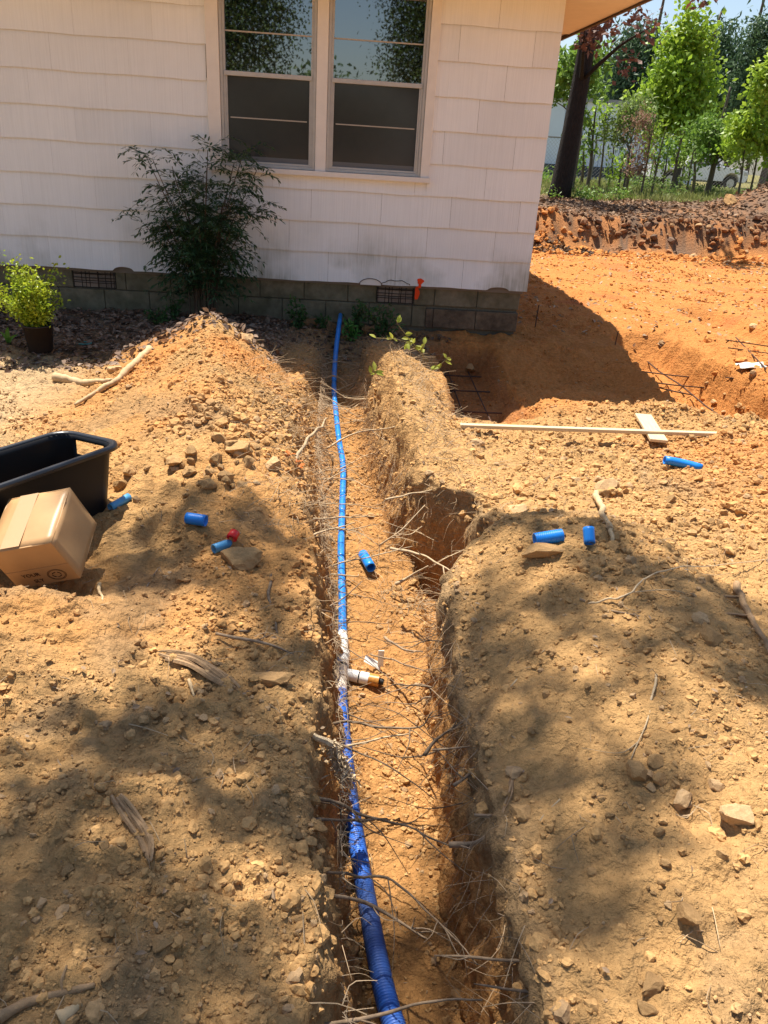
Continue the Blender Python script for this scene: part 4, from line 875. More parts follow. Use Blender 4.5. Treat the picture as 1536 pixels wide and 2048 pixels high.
root([(480, 1262, .06), (590, 1258, .0), (668, 1250, -.08)], .005, forks=3)
root([(768, 1274, -.30), (800, 1296, -.28), (845, 1303, -.2)], .007, label='dark knobbly root end in the trench right of the tee', forks=3)
root([(740, 1308, -.36), (800, 1322, -.3), (862, 1345, -.18)], .004, forks=3); root([(862, 1375, -.1), (800, 1372, -.25), (760, 1378, -.35)], .004, forks=2); root([(862, 1395, -.1), (830, 1408, -.22), (760, 1404, -.35)], .0035, forks=2)
root([(578, 938, .05), (612, 890, .05), (640, 858, .0), (656, 838, -.05)], .012, ROOTL, forks=2, label='thick curved pale root leaning out of the sunlit left wall')
root([(652, 896, -.12), (700, 868, -.05), (745, 858, .0), (795, 852, .05)], .007, ROOTL, forks=3, label='pale root bridging the trench beyond the pipe bend')
root([(585, 1035, .0), (660, 1034, -.12), (750, 1034, -.05)], .006, ROOTL, forks=3, label='straight pale root crossing level over the blue line'); root([(612, 1078, -.02), (660, 1058, -.1), (712, 1046, -.12)], .006, ROOTL, forks=2)
root([(782, 1096, -.1), (850, 1114, -.05), (908, 1146, .0)], .007, ROOTL, forks=3, label='pale root curving over the mouth of the dark side hollow'); root([(792, 1168, -.25), (820, 1150, -.2), (856, 1132, -.1)], .009, ROOTL, forks=2, label='short pale root hooked inside the dark side hollow')
root([(770, 1000, .0), (840, 985, .0), (920, 960, .05)], .005, ROOTL, forks=4); root([(760, 1090, -.2), (800, 1060, -.1), (850, 1010, .0)], .006, ROOTL, forks=4)
root([(905, 1570, -.04), (960, 1532, -.02), (1080, 1500, .02)], .006, forks=4); root([(850, 1510, -.15), (880, 1475, -.1), (960, 1420, .0)], .0075, ROOTM, forks=4, label='stout root slanting up the shaded right wall below the tree dapple')
root([(865, 1500, -.1), (1000, 1480, .02), (1080, 1455, .05)], .004, forks=4); root([(900, 1690, -.06), (960, 1680, -.05), (1010, 1630, .0)], .008, forks=3, label='gnarled root emerging from the right wall by the curving root')
root([(950, 1630, -.0), (1020, 1634, .02), (1085, 1645, .03)], .004, forks=2); root([(1100, 1700, .03), (1020, 1708, .0), (985, 1716, -.02)], .0035, forks=1)
# random roots sticking out of both walls
for k in range(60):
    y = rg.uniform(1.7, 6.4); side = rg.choice([-1, 1]); w = float((tleft if side < 0 else tright)(np.array([y]))[0]); c = float(tcl(y)); z = rg.uniform(-.32, -.02)*(1-.6*ss(4, 6.5, y)); l = rg.uniform(.12, .38)*(1 if y > 1.8 else .8)
    x0 = c+side*(w+.05); p0 = np.array([x0, y, z+.04]); p2 = p0+np.array([-side*l, rg.normal()*.12, rg.normal()*.06]); pm = (p0+p2)/2+rg.normal(size=3)*.03
    root(None, rg.uniform(.0018, .0048), ROOTL if y > 2.9 else ROOTM, forks=int(rg.integers(1, 5)), P=[p0, pm, p2], sides=5)
# fine root hair mats: nobody could count them
b = MB()
for k in range(2600):
    y = .9+5.7*rg.random()**.8; side = rg.choice([-1, 1]); w = float(np.interp(y, TY, TL if side < 0 else TR)); c = float(np.interp(y, TY, TC)); z = rg.uniform(-.42, .06)*(1-.6*ss(4, 6.5, y))
    if side > 0: w = float(tright(np.array([y]))[0])
    p0 = np.array([c+side*(w+.055), y, z]); l = rg.uniform(.04, .20)*(.55 if side < 0 and y < 3.4 else 1); d = np.array([-side*rg.uniform(.1, .8), rg.normal()*.7, -rg.uniform(-.2, .9)]); d /= np.linalg.norm(d)
    P = [p0, p0+d*l*.5+rg.normal(size=3)*.012, p0+d*l+np.array([0, 0, -l*.25])+rg.normal(size=3)*.02]; b.tube(spl(P, 6), np.linspace(1, .4, 6)*rg.uniform(.0007, .0017), 3, False)
obj('root_hair_mat', b, mat('root_hairs', (.36, .26, .16), rough=.9, var=.4, vscale=3), kind='stuff')
b = MB()
for k in range(3800):
    zone = rg.random()
    if zone < .35: x, y = rg.normal(.48, .16), rg.uniform(3.0, 6.3)
    elif zone < .6: x, y = rg.normal(-.25, .16), rg.uniform(3.0, 6.3)
    elif zone < .85: x, y = rg.uniform(-1.6, 2.2), rg.uniform(.9, 4.5)
    else: x, y = rg.uniform(-2.4, 3), rg.uniform(3.5, 6.6)
    if not infield(np.array([x]), np.array([y]))[0]: continue
    z = tz(x, y); l = rg.uniform(.03, .16)*(1.3 if zone < .6 else .8); a = rg.uniform(0, 6.3); d = np.array([math.cos(a), math.sin(a), rg.uniform(-.05, .45 if zone < .6 else .15)]); p0 = np.array([x, y, z-.002])
    P = [p0, p0+d*l*.5+rg.normal(size=3)*.01+[0, 0, .006], p0+d*l+rg.normal(size=3)*.015]; b.tube(spl(P, 5), np.linspace(1, .5, 5)*rg.uniform(.0008, .0020), 3, False)
obj('loose_rootlets', b, mat('rootlets', (.38, .27, .16), rough=.9, var=.5, vscale=4), kind='stuff')
# sticks lying about, each on its own
def stick(pts, r, label, m=DEADW, forks=1, nm='stick', cat='stick', lift=.6, sides=7, a=.002):
    P = [G(*p) for p in pts]; P = [p+[0, 0, r*lift] for p in P]; return root(None, r, m, forks, label, None, P, nm, sides, cat, a)
stick([(108, 762), (165, 772), (225, 766)], .034, 'stubby sunlit log lying left of the spoil ridge', LOGW, 0, 'log', 'log')
stick([(298, 702), (250, 752), (205, 785), (150, 815)], .027, 'long forked pale branch sloping down beside the stubby log', LOGW, 1, 'branch', 'branch')
stick([(1192, 990), (1200, 1040), (1226, 1098)], .017, 'dead pale stick lying end on between the broken slab and blue offcuts', LOGW, 0)
stick([(1470, 1180), (1500, 1250), (1545, 1340)], .014, 'long brown stick leaving the frame at the right edge in half shade', DEADW, 2, lift=2.2)
stick([(1160, 1200), (1220, 1222), (1310, 1240)], .0045, 'thin twig across the shaded right mound', ROOTM, 2)
stick([(1310, 1352), (1300, 1400), (1292, 1438), (1262, 1520)], .004, 'wiry pale rootlet curling down the right bank to the stones', ROOTL, 1)
stick([(1020, 1375), (1060, 1330), (1090, 1300)], .0035, 'straight thin twig on the upper shaded right bank', ROOTL, 0)
stick([(1170, 1212), (1250, 1196), (1330, 1140), (1536, 1120)], .004, 'thin twig running right toward the spoil slope', ROOTL, 1)
stick([(290, 1180), (320, 1130), (325, 1145)], .003, 'small bent twig beside the cardboard box', ROOTM, 1)
stick([(378, 1362), (388, 1395)], .007, 'tiny splinter standing below the weathered wood', LOGW, 0)
stick([(1395, 2040), (1340, 2000)], .006, 'short stick near the bottom right', ROOTM, 0) if False else None
stick([(200, 1080+90), (205, 1205)], .008, 'wood chip under the cardboard box corner', LOGW, 0)
stick([(0, 2040), (60, 2010), (150, 1985), (190, 1975)], .012, 'weathered stick at the bottom left corner', DEADW, 2); stick([(120, 2045), (165, 2012)], .016, 'split wood stub beside the bottom left stick', LOGW, 0)
stick([(358, 830), (400, 838), (440, 846)], .004, 'thin dark twig on the sunlit face of the ridge', DEADW, 1)
stick([(1000, 1490), (1030, 1530), (1018, 1590), (1000, 1640)], .006, 'dark frayed rootstock hanging on the right bank', DEADW, 6)
stick([(1120, 1600), (1080, 1640), (1060, 1690)], .003, 'thin rootlet on the right bank by the grey angular stone', ROOTL, 2)
stick([(985, 905), (980, 940), (990, 980)], .004, 'single dark twig upright on the sunlit right ridge', DEADW, 1)
stick([(555, 1625), (500, 1655), (575, 1668)], .005, 'dark twisted twig on the left bank near the trench edge', DEADW, 3)
# the weathered split wood on the left bank
def slab_wood(pts, w, label):
    P = [G(*p) for p in pts]; P = spl([p+[0, 0, .008] for p in P], 26); b = MB()
    for k in range(6):
        o_ = (k-2.5)*w*.3; s_ = np.cross(P[-1]-P[0], [0, 0, 1.]); s_ /= np.linalg.norm(s_); t_ = np.linspace(0, 1, 26); env = np.sin(np.pi*np.clip(t_*1.02+.02*k, 0, 1))**.45; i0 = rg.integers(0, 5); i1 = 26-rg.integers(0, 6)
        Q = P+s_*o_*env[:, None]+[0, 0, rg.uniform(0, .010)]+np.stack([0*t_, 0*t_, .004*np.sin(t_*9+k*2)], 1); b.tube(Q[i0:i1], (w*.24*env+.001)[i0:i1], 5)
    o = obj('driftwood', b.mesh('driftwood', False), DEADW, label=label, category='dead wood'); return o
slab_wood([(315, 1312), (380, 1328), (430, 1358), (484, 1392)], .030, 'weathered split piece of wood lying on the left bank rubble')
slab_wood([(228, 1590), (262, 1640), (292, 1690), (300, 1740)], .020, 'crumbling bark strip sunk into the lower left bank')
slab_wood([(862, 1300), (866, 1330), (862, 1365)], .016, 'grey root stump end on the right lip level with the tee')
# shredded bark hanging over the pipe
PITH = mat('shredded_pith', (.70, .54, .34), rough=.8, var=.3, vscale=60, bump=.8, bscale=150, bdist=.004, trans=.15)
b = MB(); P0 = P3([(610, 1466, .0), (640, 1478, -.02), (662, 1488, -.05)]); b.tube(wob(P0, 12, .002, rg), np.linspace(.008, .013, 12), 7)
c0 = onz(658, 1484, -.05); c1 = onz(698, 1566, -.22)
for k in range(330):
    f = rg.random()**.8; p = c0*(1-f)+c1*f+rg.normal(size=3)*np.array([.013, .008, .009]); l = rg.uniform(.008, .026); d = rg.normal(size=3)+(c1-c0)*4; d /= np.linalg.norm(d); q = p+d*l; s_ = np.cross(d, rg.normal(size=3)); s_ /= np.linalg.norm(s_); w = rg.uniform(.002, .006)
    b.add([p-s_*w, p+s_*w, q+s_*w*.6, q-s_*w*.6, (p+q)/2+np.cross(d, s_)*w*1.2], [np.array([[0, 1, 4], [1, 2, 4], [2, 3, 4], [3, 0, 4]])])
for k in range(3): b.tube([c0*(1-f_)+c1*f_+[.02*math.sin(k*2+f_*3), 0, .008] for f_ in (0, .3, .6, .9)], .0045, 5)
o = obj('shredded_root_bark', b, PITH, label='torn pale shredded bark hanging over the big blue pipe', category='torn bark')
root([(625, 1572, -.1), (640, 1560, -.12), (658, 1550, -.14)], .0045, ROOTL, 0, 'pale broken twig end left of the torn bark'); root([(684, 1533, -.2), (698, 1522, -.2), (711, 1508, -.2)], .0040, ROOTL, 0, 'pale cut twig stub poking right past the torn bark')
# orange oak leaves caught on the left wall
ORL = mat('orange_leaf', (.62, .17, .03), rough=.6, trans=.3)
def leaf_poly(b, p, d, n_, L, w, fold=.15, segs=4):
    """one leaf blade with a folded midrib"""
    if segs == 3: b.pend.append((p, d, n_, L, w, fold)); b.n += 0; return
    d = d/np.linalg.norm(d); s_ = np.cross(d, n_); s_ /= np.linalg.norm(s_)+1e-9; n2 = np.cross(s_, d); V = [p]
    pr_ = [.0, .75, 1., .7, 0.]
    for i in range(1, segs): f = i/segs; c = p+d*L*f-n2*L*.12*f*f; hw = w*.5*pr_[min(4, int(round(f*4)))]; V += [c-s_*hw+n2*hw*fold*2, c, c+s_*hw+n2*hw*fold*2]
    V.append(p+d*L-n2*L*.12); F3 = [[0, 2, 1], [0, 3, 2]]; F4 = []
    for i in range(segs-2): a = 1+i*3; F4 += [[a, a+1, a+4, a+3], [a+1, a+2, a+5, a+4]]
    a = 1+(segs-2)*3; e_ = len(V)-1; F3 += [[a, a+1, e_], [a+1, a+2, e_]]; b.add(V, [np.array(F3), np.array(F4)])
for k, (px, py) in enumerate([(592, 928), (600, 938), (578, 913)]):
    b = MB(); p = G(px, py)+[0, 0, .012]
    for j in range(3): leaf_poly(b, p, np.array([math.cos(j*2+k), math.sin(j*2+k), .3]), np.array([.1, .2, 1.]), .042, .026)
    obj('fallen_leaf', b, ORL, label='bright orange dry leaf caught on the sunlit left trench wall', category='leaf', group='orange leaves on the left trench wall')
# ------------------------------------------------------------------ plants
def leafmat(nm, c, c2=None, trans=.35, rough=.5, var=.25, vs=3.): return mat(nm, c, rough=rough, spec=.35, var=var, vscale=vs, col2=c2, trans=trans)
rl = np.random.default_rng(31)
NAN = leafmat('nandina_leaf', (.035, .085, .030), (.05, .095, .035), .2, .35, vs=4); STEM = mat('thin_stem', (.11, .075, .05), rough=.9, var=.3, vscale=9)
def cane_bush(name, label, cat, base, H, Rx, Ry, ncane, nspray, lf, lw, lm, group=None, top=1., lean=(0, 0), sp=8):
    t = thing(name, label, cat, tuple(base), group); f = MB()
    for k in range(ncane):
        a = rl.uniform(0, 6.28); r0 = rl.uniform(.02, .15); h = H*rl.uniform(.5, 1.)*top; ex = Rx*rl.uniform(.1, .55)*math.cos(a)+lean[0]*h; ey = Ry*rl.uniform(.1, .5)*math.sin(a)
        P = spl([(r0*math.cos(a), r0*math.sin(a)*.6, -.03), (ex*.35, ey*.4, h*.45), (ex, ey, h*.92)], 12)
        obj('stem', MB().tube(P, np.linspace(.0075, .003, 12), 5).mesh('stem', True), STEM, t)
        for s in range(nspray):
            i = rl.uniform(.18, 1.)**.8; p = P[min(11, int(i*11.99))]; aa = rl.uniform(0, 6.28); L = rl.uniform(.16, .34)*(H/1.4)*(1.15-.3*i); d = np.array([math.cos(aa)*Rx, math.sin(aa)*Ry, rl.uniform(-.15, .45)*max(Rx, .2)]); d /= np.linalg.norm(d)
            q = spl([p, p+d*L*.55+[0, 0, L*.16], p+d*L+[0, 0, -L*.08]], 7); f.tube(q, .0011, 3, False)
            for j in range(1, 7):
                for side in (-1, 1, 0) if j == 6 else (-1, 1):
                    for kk in range(2 if j < 5 else 1):
                        dd = (q[min(j, 6)]-q[j-1]); dd /= np.linalg.norm(dd)+1e-9; sd = np.cross(dd, [0, 0, 1.]); sd /= np.linalg.norm(sd)+1e-9; v = dd*(.6+.3*kk)+sd*side*.9+rl.normal(size=3)*.25+[0, 0, -.15]
                        p1 = q[j]+sd*side*(.035*kk*(H/1.4))+rl.normal(size=3)*.004; leaf_poly(f, p1, v, np.array([0, 0, 1.])+rl.normal(size=3)*.3, lf*rl.uniform(.7, 1.2), lw*rl.uniform(.8, 1.2), segs=3)
    obj('foliage', f, lm, t, kind='stuff'); return t
gb = ony(412, 622, 6.92); cane_bush('nandina_bush', 'dark green many stemmed bush with narrow leaves against the wall left of the window', 'bush', (gb[0], 6.9, tz(gb[0], 6.9)), 1.50, 1.15, .4, 26, 18, .058, .016, NAN)
# boxwood in its nursery pot
BOXL = leafmat('boxwood_leaf', (.27, .40, .03), (.40, .45, .035), .4, .4, vs=9)
p = G(82, 702); t = thing('nursery_pot', 'black nursery pot lying under the bright boxwood at the left', 'plant pot', tuple(p)); POTM = mat('pot_plastic', (.02, .014, .012), rough=.5)
V = []; 
lv = [(.080, 0), (.085, .01), (.105, .20), (.112, .20), (.112, .185), (.098, .20), (.094, .17)]; n = 24; th = np.arange(n)*2*np.pi/n
V = np.concatenate([np.stack([r*np.cos(th), r*np.sin(th), 0*th+z], 1) for r, z in lv]); i = np.arange(len(lv)-1)[:, None]*n; j = np.arange(n)[None]; k = (j+1) % n
b = MB(); b.add(V, [np.stack([i+j, i+k, i+n+k, i+n+j], -1).reshape(-1, 4), np.arange(n)[None, ::-1]]); obj('pot_wall', b.mesh('pot_wall', True), POTM, t)
b = MB(); b.add(np.stack([.094*np.cos(th), .094*np.sin(th), 0*th+.172+.008*np.sin(th*5)], 1), [np.arange(n)[None]]); obj('potting_soil', b, mat('potting_soil', (.06, .035, .02), rough=1, var=.4, vscale=30), t)
t = thing('boxwood_shrub', 'bright yellow green small leaved shrub growing from the black pot at left', 'shrub', (p[0], p[1], p[2]+.17)); f = MB()
tips = []
for k in range(34):
    a = rl.uniform(0, 6.28); r = rl.uniform(.05, .27); h = rl.uniform(.18, .46)*(1.1-r); q = spl([(0, 0, 0), (r*.4*math.cos(a)-.03, r*.4*math.sin(a), h*.5), (r*math.cos(a)-.07, r*math.sin(a), h)], 10)
    obj('twig', MB().tube(q, np.linspace(.004, .0015, 10), 4).mesh('twig', True), STEM, t)
    for s in range(150):
        u_ = rl.uniform(.25, 1.); c = q[min(9, int(u_*10))]+rl.normal(size=3)*.030; d = rl.normal(size=3)+[math.cos(a)*.6, math.sin(a)*.6, .6]; leaf_poly(f, c, d, np.array([0, 0, 1.])+rl.normal(size=3)*.6, rl.uniform(.020, .032), rl.uniform(.014, .020), segs=3)
obj('foliage', f, BOXL, t, kind='stuff')
# iris-like shoot
p = G(18, 690); t = thing('broad_leaf_shoot', 'low plant with two fleshy tongue shaped leaves at the left edge', 'plant', tuple(p)); TL_ = leafmat('tongue_leaf', (.11, .26, .04), None, .35, .4)
for (dx, dy, h, w) in ((.02, -.02, .17, .035), (.09, -.02, .12, .038), (-.05, .0, .13, .03)):
    b = MB(); n = 8; V = []
    for i in range(n+1): f_ = i/n; c = np.array([dx*f_*f_, dy*f_, h*f_-(.03*f_*f_)]); ww = w*.5*math.sin(math.pi*min(1, .12+.88*f_))**.6; V += [c+[-ww, -.3*ww, 0], c+[0, .006, 0], c+[ww, -.3*ww, 0]]
    F = [[i*3+k, i*3+k+1, i*3+k+4, i*3+k+3] for i in range(n) for k in range(2)]; b.add(V, [np.array(F)]); obj('leaf', b.mesh('leaf', True), TL_, t)
# weeds along the foundation
WEED = leafmat('weed_leaf', (.04, .10, .025), (.07, .14, .03), .3, .5, vs=6)
def weed(px, Y, H, R, n, label, lm=WEED, L=.05, w=.022, group=None):
    H *= 1.35; n = int(n*1.7)
    x = ony(px, 630, Y)[0]; t = thing('weed', label, 'weed', (x, Y, tz(x, Y)), group); f = MB()
    for k in range(n):
        a = rl.uniform(0, 6.28); r = R*rl.random(); h = H*rl.uniform(.4, 1); q = spl([(0+r*.3*math.cos(a), r*.2*math.sin(a), -.01), (r*.6*math.cos(a), r*.5*math.sin(a), h*.6), (r*math.cos(a), r*.7*math.sin(a), h)], 6); obj('stem', MB().tube(q, .002, 3).mesh('stem', True), STEM, t)
        for s in range(14): c = q[rl.integers(1, 6)]; leaf_poly(f, c+rl.normal(size=3)*.006, rl.normal(size=3)+[0, -.2, .2], np.array([0, -.3, 1.])+rl.normal(size=3)*.3, L*rl.uniform(.6, 1.2), w, segs=3)
    obj('foliage', f, lm, t, kind='stuff')
weed(598, 6.95, .20, .14, 9, 'low dark weed against the blocks left of the blue pipe'); weed(640, 7.0, .10, .10, 5, 'tiny weed touching the foundation nearest the pipe on its left')
weed(715, 6.95, .26, .16, 10, 'dark green weed right of the pipe where it meets the wall'); weed(770, 6.9, .24, .22, 12, 'spreading weed clump below the right foundation vent'); weed(705, 6.8, .13, .08, 5, 'brighter green sprig just right of the blue pipe', leafmat('sprig_leaf', (.09, .25, .04), None, .3))
weed(315, 6.75, .08, .14, 7, 'flat green weed patch at the foot of the dark bush'); weed(350, 6.95, .14, .10, 5, 'small weed left of the dark bush stems')
YG = leafmat('yellow_leaf', (.40, .42, .07), (.30, .36, .05), .45, .5, vs=9)
def sprig(pts, n, label, L=.058, w=.030, z=None):
    P = [ony(px, py, Y) for (px, py, Y) in pts]; t = thing('leafy_sprig', label, 'sprig', tuple(P[0])); q = spl([p_-P[0] for p_ in P], 14); obj('twig', MB().tube(q, .0022, 4).mesh('twig', True), mat('green_twig', (.2, .16, .07), rough=.8), t)
    for k in range(n): i = rl.integers(4, 14); b = MB(); leaf_poly(b, q[i], rl.normal(size=3)*[1, .5, .6]+[0, 0, .2], np.array([0, -.8, .8])+rl.normal(size=3)*.3, L*rl.uniform(.7, 1.2), w*rl.uniform(.7, 1.1)); obj('leaf', b, YG, t)
sprig([(858, 722, 5.5), (835, 700, 5.4), (800, 680, 5.35), (752, 676, 5.3)], 8, 'arching sprig of yellow leaves above the right ridge, reaching left'); sprig([(850, 720, 5.5), (830, 692, 5.45), (800, 655, 5.4), (792, 640, 5.4)], 8, 'upright sprig of yellow leaves, topmost above the right ridge')
sprig([(850, 722, 5.5), (842, 700, 5.4), (850, 688, 5.3)], 6, 'short central sprig of yellow leaves on the right ridge'); sprig([(858, 745, 5.2), (880, 730, 5.1), (895, 715, 5.1)], 9, 'right hand sprig of yellow green leaves over the pit'); sprig([(735, 755, 4.9), (742, 748, 4.85), (750, 742, 4.8)], 5, 'wilted green tuft on the crest of the right ridge', .07, .03)
# leaf litter
LIT = mat('leaf_litter', (1, 1, 1), rough=.8, attr='soil', var=.2, vscale=8, trans=.1)
def litter(n, fx, c1, c2, s0, s1, name='leaf_litter'):
    b = MB(); cc = []
    for k in range(n):
        x, y = fx(); z = tz(x, y); d = rl.normal(size=3)*[1, 1, .35]; s = rl.uniform(s0, s1); leaf_poly(b, np.array([x, y, z+.006+.012*rl.random()]), d, np.array([0, 0, 1.])+rl.normal(size=3)*.35, s, s*rl.uniform(.4, .7), .4*rl.random(), 3); u_ = rl.random()**1.5; cc.append(np.array(c1)*(1-u_)+np.array(c2)*u_)
    me = b.mesh(name); nv = 8; c = np.repeat(np.array(cc), nv, 0); a = me.color_attributes.new('soil', 'FLOAT_COLOR', 'POINT'); a.data.foreach_set('color', np.concatenate([c, np.ones((len(c), 1))], 1).astype(np.float32).ravel()); obj(name, me, LIT, kind='stuff')
litter(5200, lambda: (rl.uniform(-3.7, -.45), 5.35+1.8*rl.random()**.8), (.10, .055, .035), (.36, .26, .19), .03, .075)
litter(500, lambda: (rl.uniform(-.4, 1.0), 6.3+.8*rl.random()), (.09, .055, .035), (.25, .18, .12), .03, .07)
litter(1200, lambda: (rl.uniform(1.8, 9.), rl.uniform(7.5, 14.5)), (.30, .20, .12), (.55, .42, .28), .03, .08)
litter(7500, lambda: (rl.uniform(3.0, 13), 15.75+5.0*rl.random()), (.11, .06, .035), (.34, .23, .14), .06, .14)
litter(700, lambda: (3.9+rl.normal()*.5, 14.75+rl.normal()*.15), (.05, .03, .02), (.16, .10, .06), .06, .13)
litter(420, lambda: (rl.uniform(-1.7, 2.6), rl.uniform(1.0, 5.)), (.30, .20, .12), (.46, .34, .22), .010, .028, 'bark_bits')
# ------------------------------------------------------------------ trees
BARK = mat('oak_bark', (.028, .022, .018), rough=.95, var=.4, vscale=5, stretch=(3, 3, .6), bump=1, bscale=14, bdist=.05)
BARKL = mat('sapling_bark', (.12, .10, .075), rough=.95, var=.3, vscale=5)
PINEB = mat('pine_bark', (.13, .085, .06), rough=.95, var=.3, vscale=2)
def crown_mesh(lobes, n, L, w, up=.3, rng=rl, card=False):
    b = []; V = []; F = []
    C = np.array([l[:3] for l in lobes]); R = np.array([l[3:6] for l in lobes]); vol = np.prod(R, 1)**.75; pr_ = vol/vol.sum(); k = rng.choice(len(lobes), n, p=pr_)
    q = rng.normal(size=(n, 3)); q /= np.linalg.norm(q, axis=1)[:, None]; r = rng.random(n)**.45
    # clumps: pull the leaves toward twig ends
    m = max(8, n//34); kc = rng.choice(len(lobes), m, p=pr_); qc = rng.normal(size=(m, 3)); qc /= np.linalg.norm(qc, axis=1)[:, None]; cen = C[kc]+R[kc]*qc*(rng.random(m)**.4)[:, None]
    a = rng.integers(0, m, n); P = cen[a]+rng.normal(size=(n, 3))*(R.mean()*.16+L*.5)
    d = rng.normal(size=(n, 3))+[0, 0, -.2]; d /= np.linalg.norm(d, axis=1)[:, None]; nn = rng.normal(size=(n, 3))*.8+[0, 0, up+.4]; s_ = np.cross(d, nn); s_ /= np.linalg.norm(s_, axis=1)[:, None]+1e-9; n2 = np.cross(s_, d)
    Ls = (L*rng.uniform(.6, 1.3, n))[:, None]; ws = (w*rng.uniform(.6, 1.2, n))[:, None]
    v = np.stack([P, P+d*Ls*.5-s_*ws*.5+n2*ws*.15, P+d*Ls*.5+s_*ws*.5+n2*ws*.15, P+d*Ls], 1).reshape(-1, 3); i = np.arange(n)[:, None]*4
    return npmesh('crown', v, [np.concatenate([i+[0, 2, 1], i+[1, 2, 3]])]), cen
def tree(name, label, base, H, trunkR, lobes, n, L, w, lm, bm=BARK, group=None, limbs=10, lean=(0, 0), taper=.35, th=None):
    t = thing(name, label, 'tree', tuple(base), group); hh = th or H*.8
    P = spl([(0, 0, -.3), (lean[0]*.25+trunkR*.3, lean[1]*.3, hh*.35), (lean[0]*.6-trunkR*.3, lean[1]*.6, hh*.7), (lean[0], lean[1], hh)], 18); R_ = trunkR*np.interp(np.linspace(0, 1, 18), [0, .06, .15, 1], [1.45, 1.15, 1, taper])
    obj('trunk', MB().tube(P, R_, 12).mesh('trunk', True), bm, t)
    me, cen = crown_mesh(lobes, n, L, w); obj('crown', me, lm, t, kind='stuff')
    b = MB(); kk = rl.permutation(len(cen))[:limbs*3]
    for k in kk:
        c = cen[k]; z0 = min(hh*.97, max(hh*.3, c[2]-.35*np.hypot(c[0], c[1])-.3)); p0 = np.array([np.interp(z0, P[:, 2], P[:, j]) for j in (0, 1)]+[z0]); b.tube(wob([p0, (p0+c)/2+[0, 0, .1], c], 8, .02*H*.1, rl), np.linspace(trunkR*.28, trunkR*.05, 8), 5, False)
    if len(kk): obj('limbs', b.mesh('limbs', True), bm, t)
    return t
GRN = leafmat('bright_leaf', (.22, .36, .03), (.34, .46, .05), .45, .45, vs=1.2); GRN2 = leafmat('mid_leaf', (.12, .22, .035), (.20, .32, .05), .4, .5, vs=1.); PINE = leafmat('pine_needles', (.06, .115, .05), (.08, .14, .06), .2, .6, vs=.4)
RUST = leafmat('rust_leaf', (.13, .055, .04), (.20, .09, .06), .3, .6, vs=2); OAKL = leafmat('oak_leaf', (.045, .09, .02), (.08, .13, .03), .3, .5, vs=2); BRUSH = leafmat('brush_leaf', (.12, .20, .05), (.22, .28, .07), .4, .6, vs=2); DEADB = leafmat('dead_brush', (.24, .14, .10), (.32, .20, .13), .3, .7, vs=3)
def gpt(px, py, y):
    p = ony(px, py, y); return np.array([p[0], y, tz(p[0], y)])
def zat(px, py, y): return ony(px, py, y)[2]
def lob(base, L):  # lobes given as (px,py,y,rx_px,ry_px)
    o = []
    for (px, py, y, rx, ry) in L:
        p = ony(px, py, y); s = (p-CAM)@_f/F_PX; o.append((p[0]-base[0], p[1]-base[1], p[2]-base[2], rx*s, max(rx, ry)*s*.8, ry*s))
    return o
# big oak at the corner: its trunk fills the gap beside the house
B = gpt(1117, 395, 20.5); T = tree('oak_tree', 'large oak with thick black trunk just past the house corner', B, 9, .235, lob(B, [(1230, 30, 18, 60, 20), (1300, 45, 18, 28, 10), (1180, 60, 19, 40, 14), (1090, 60, 20, 45, 40), (1225, 125, 19.5, 45, 12), (1120, -120, 20, 150, 60), (1420, -5, 15, 20, 12), (1400, -60, 16, 120, 25)]), 2600, .17, .09, RUST, limbs=2, lean=(.25, 0), th=8.5)
B = gpt(1140, 375, 24); tree('backing_tree', 'light green tree seen behind the oak trunk', B, 5, .10, lob(B, [(1165, 130, 24, 45, 30), (1105, 160, 24, 25, 60), (1195, 165, 25, 40, 30), (1185, 100, 24, 30, 25)]), 1700, .20, .12, GRN2, BARKL, limbs=6)
B = gpt(1345, 385, 30); tree('sweetgum_tree', 'bright green cone shaped tree in full sun, tallest by the fence', B, 7, .10, lob(B, [(1378, 40, 30, 22, 28), (1372, 85, 30, 46, 34), (1365, 140, 30, 68, 34), (1350, 190, 30, 82, 36), (1340, 235, 30, 78, 30), (1310, 215, 30, 50, 26), (1380, 240, 30, 60, 30)]), 9500, .21, .14, GRN, BARKL, limbs=12, lean=(.4, 0))
B = gpt(1530, 385, 24); tree('edge_tree', 'yellow green young tree cut by the right photo edge', B, 5, .07, lob(B, [(1530, 190, 24, 30, 45), (1500, 250, 24, 40, 35), (1460, 280, 25, 35, 22), (1545, 290, 24, 35, 40), (1530, 140, 24, 20, 25)]), 2600, .18, .11, GRN, BARKL, limbs=6)
B = gpt(1415, 380, 27); tree('shade_tree', 'dark leaning small tree between the bright tree and the right edge', B, 4, .09, lob(B, [(1420, 265, 27, 60, 25), (1470, 285, 27, 45, 30), (1400, 300, 27, 40, 18)]), 2600, .16, .09, GRN2, BARKL, limbs=8)
for (px, y, lobes, lab) in ((1262, 62, [(1262, 110, 62, 50, 45), (1240, 150, 62, 50, 40), (1290, 90, 62, 40, 30), (1270, 190, 62, 60, 40)], 'dark pine rising behind the bright tree on its left'), (1445, 60, [(1445, 90, 60, 42, 40), (1440, 140, 60, 60, 40), (1460, 190, 60, 60, 50), (1430, 235, 60, 60, 40)], 'dark pine right behind the bright green tree'), (1525, 56, [(1525, 70, 56, 38, 34), (1540, 120, 56, 60, 45), (1500, 170, 56, 50, 50), (1530, 230, 56, 60, 50)], 'tall dark pine at the upper right corner')):
    B = gpt(px, 360, y); tree('pine_tree', lab, B, 15, .22, lob(B, lobes), 7500, .42, .13, PINE, PINEB, limbs=10)
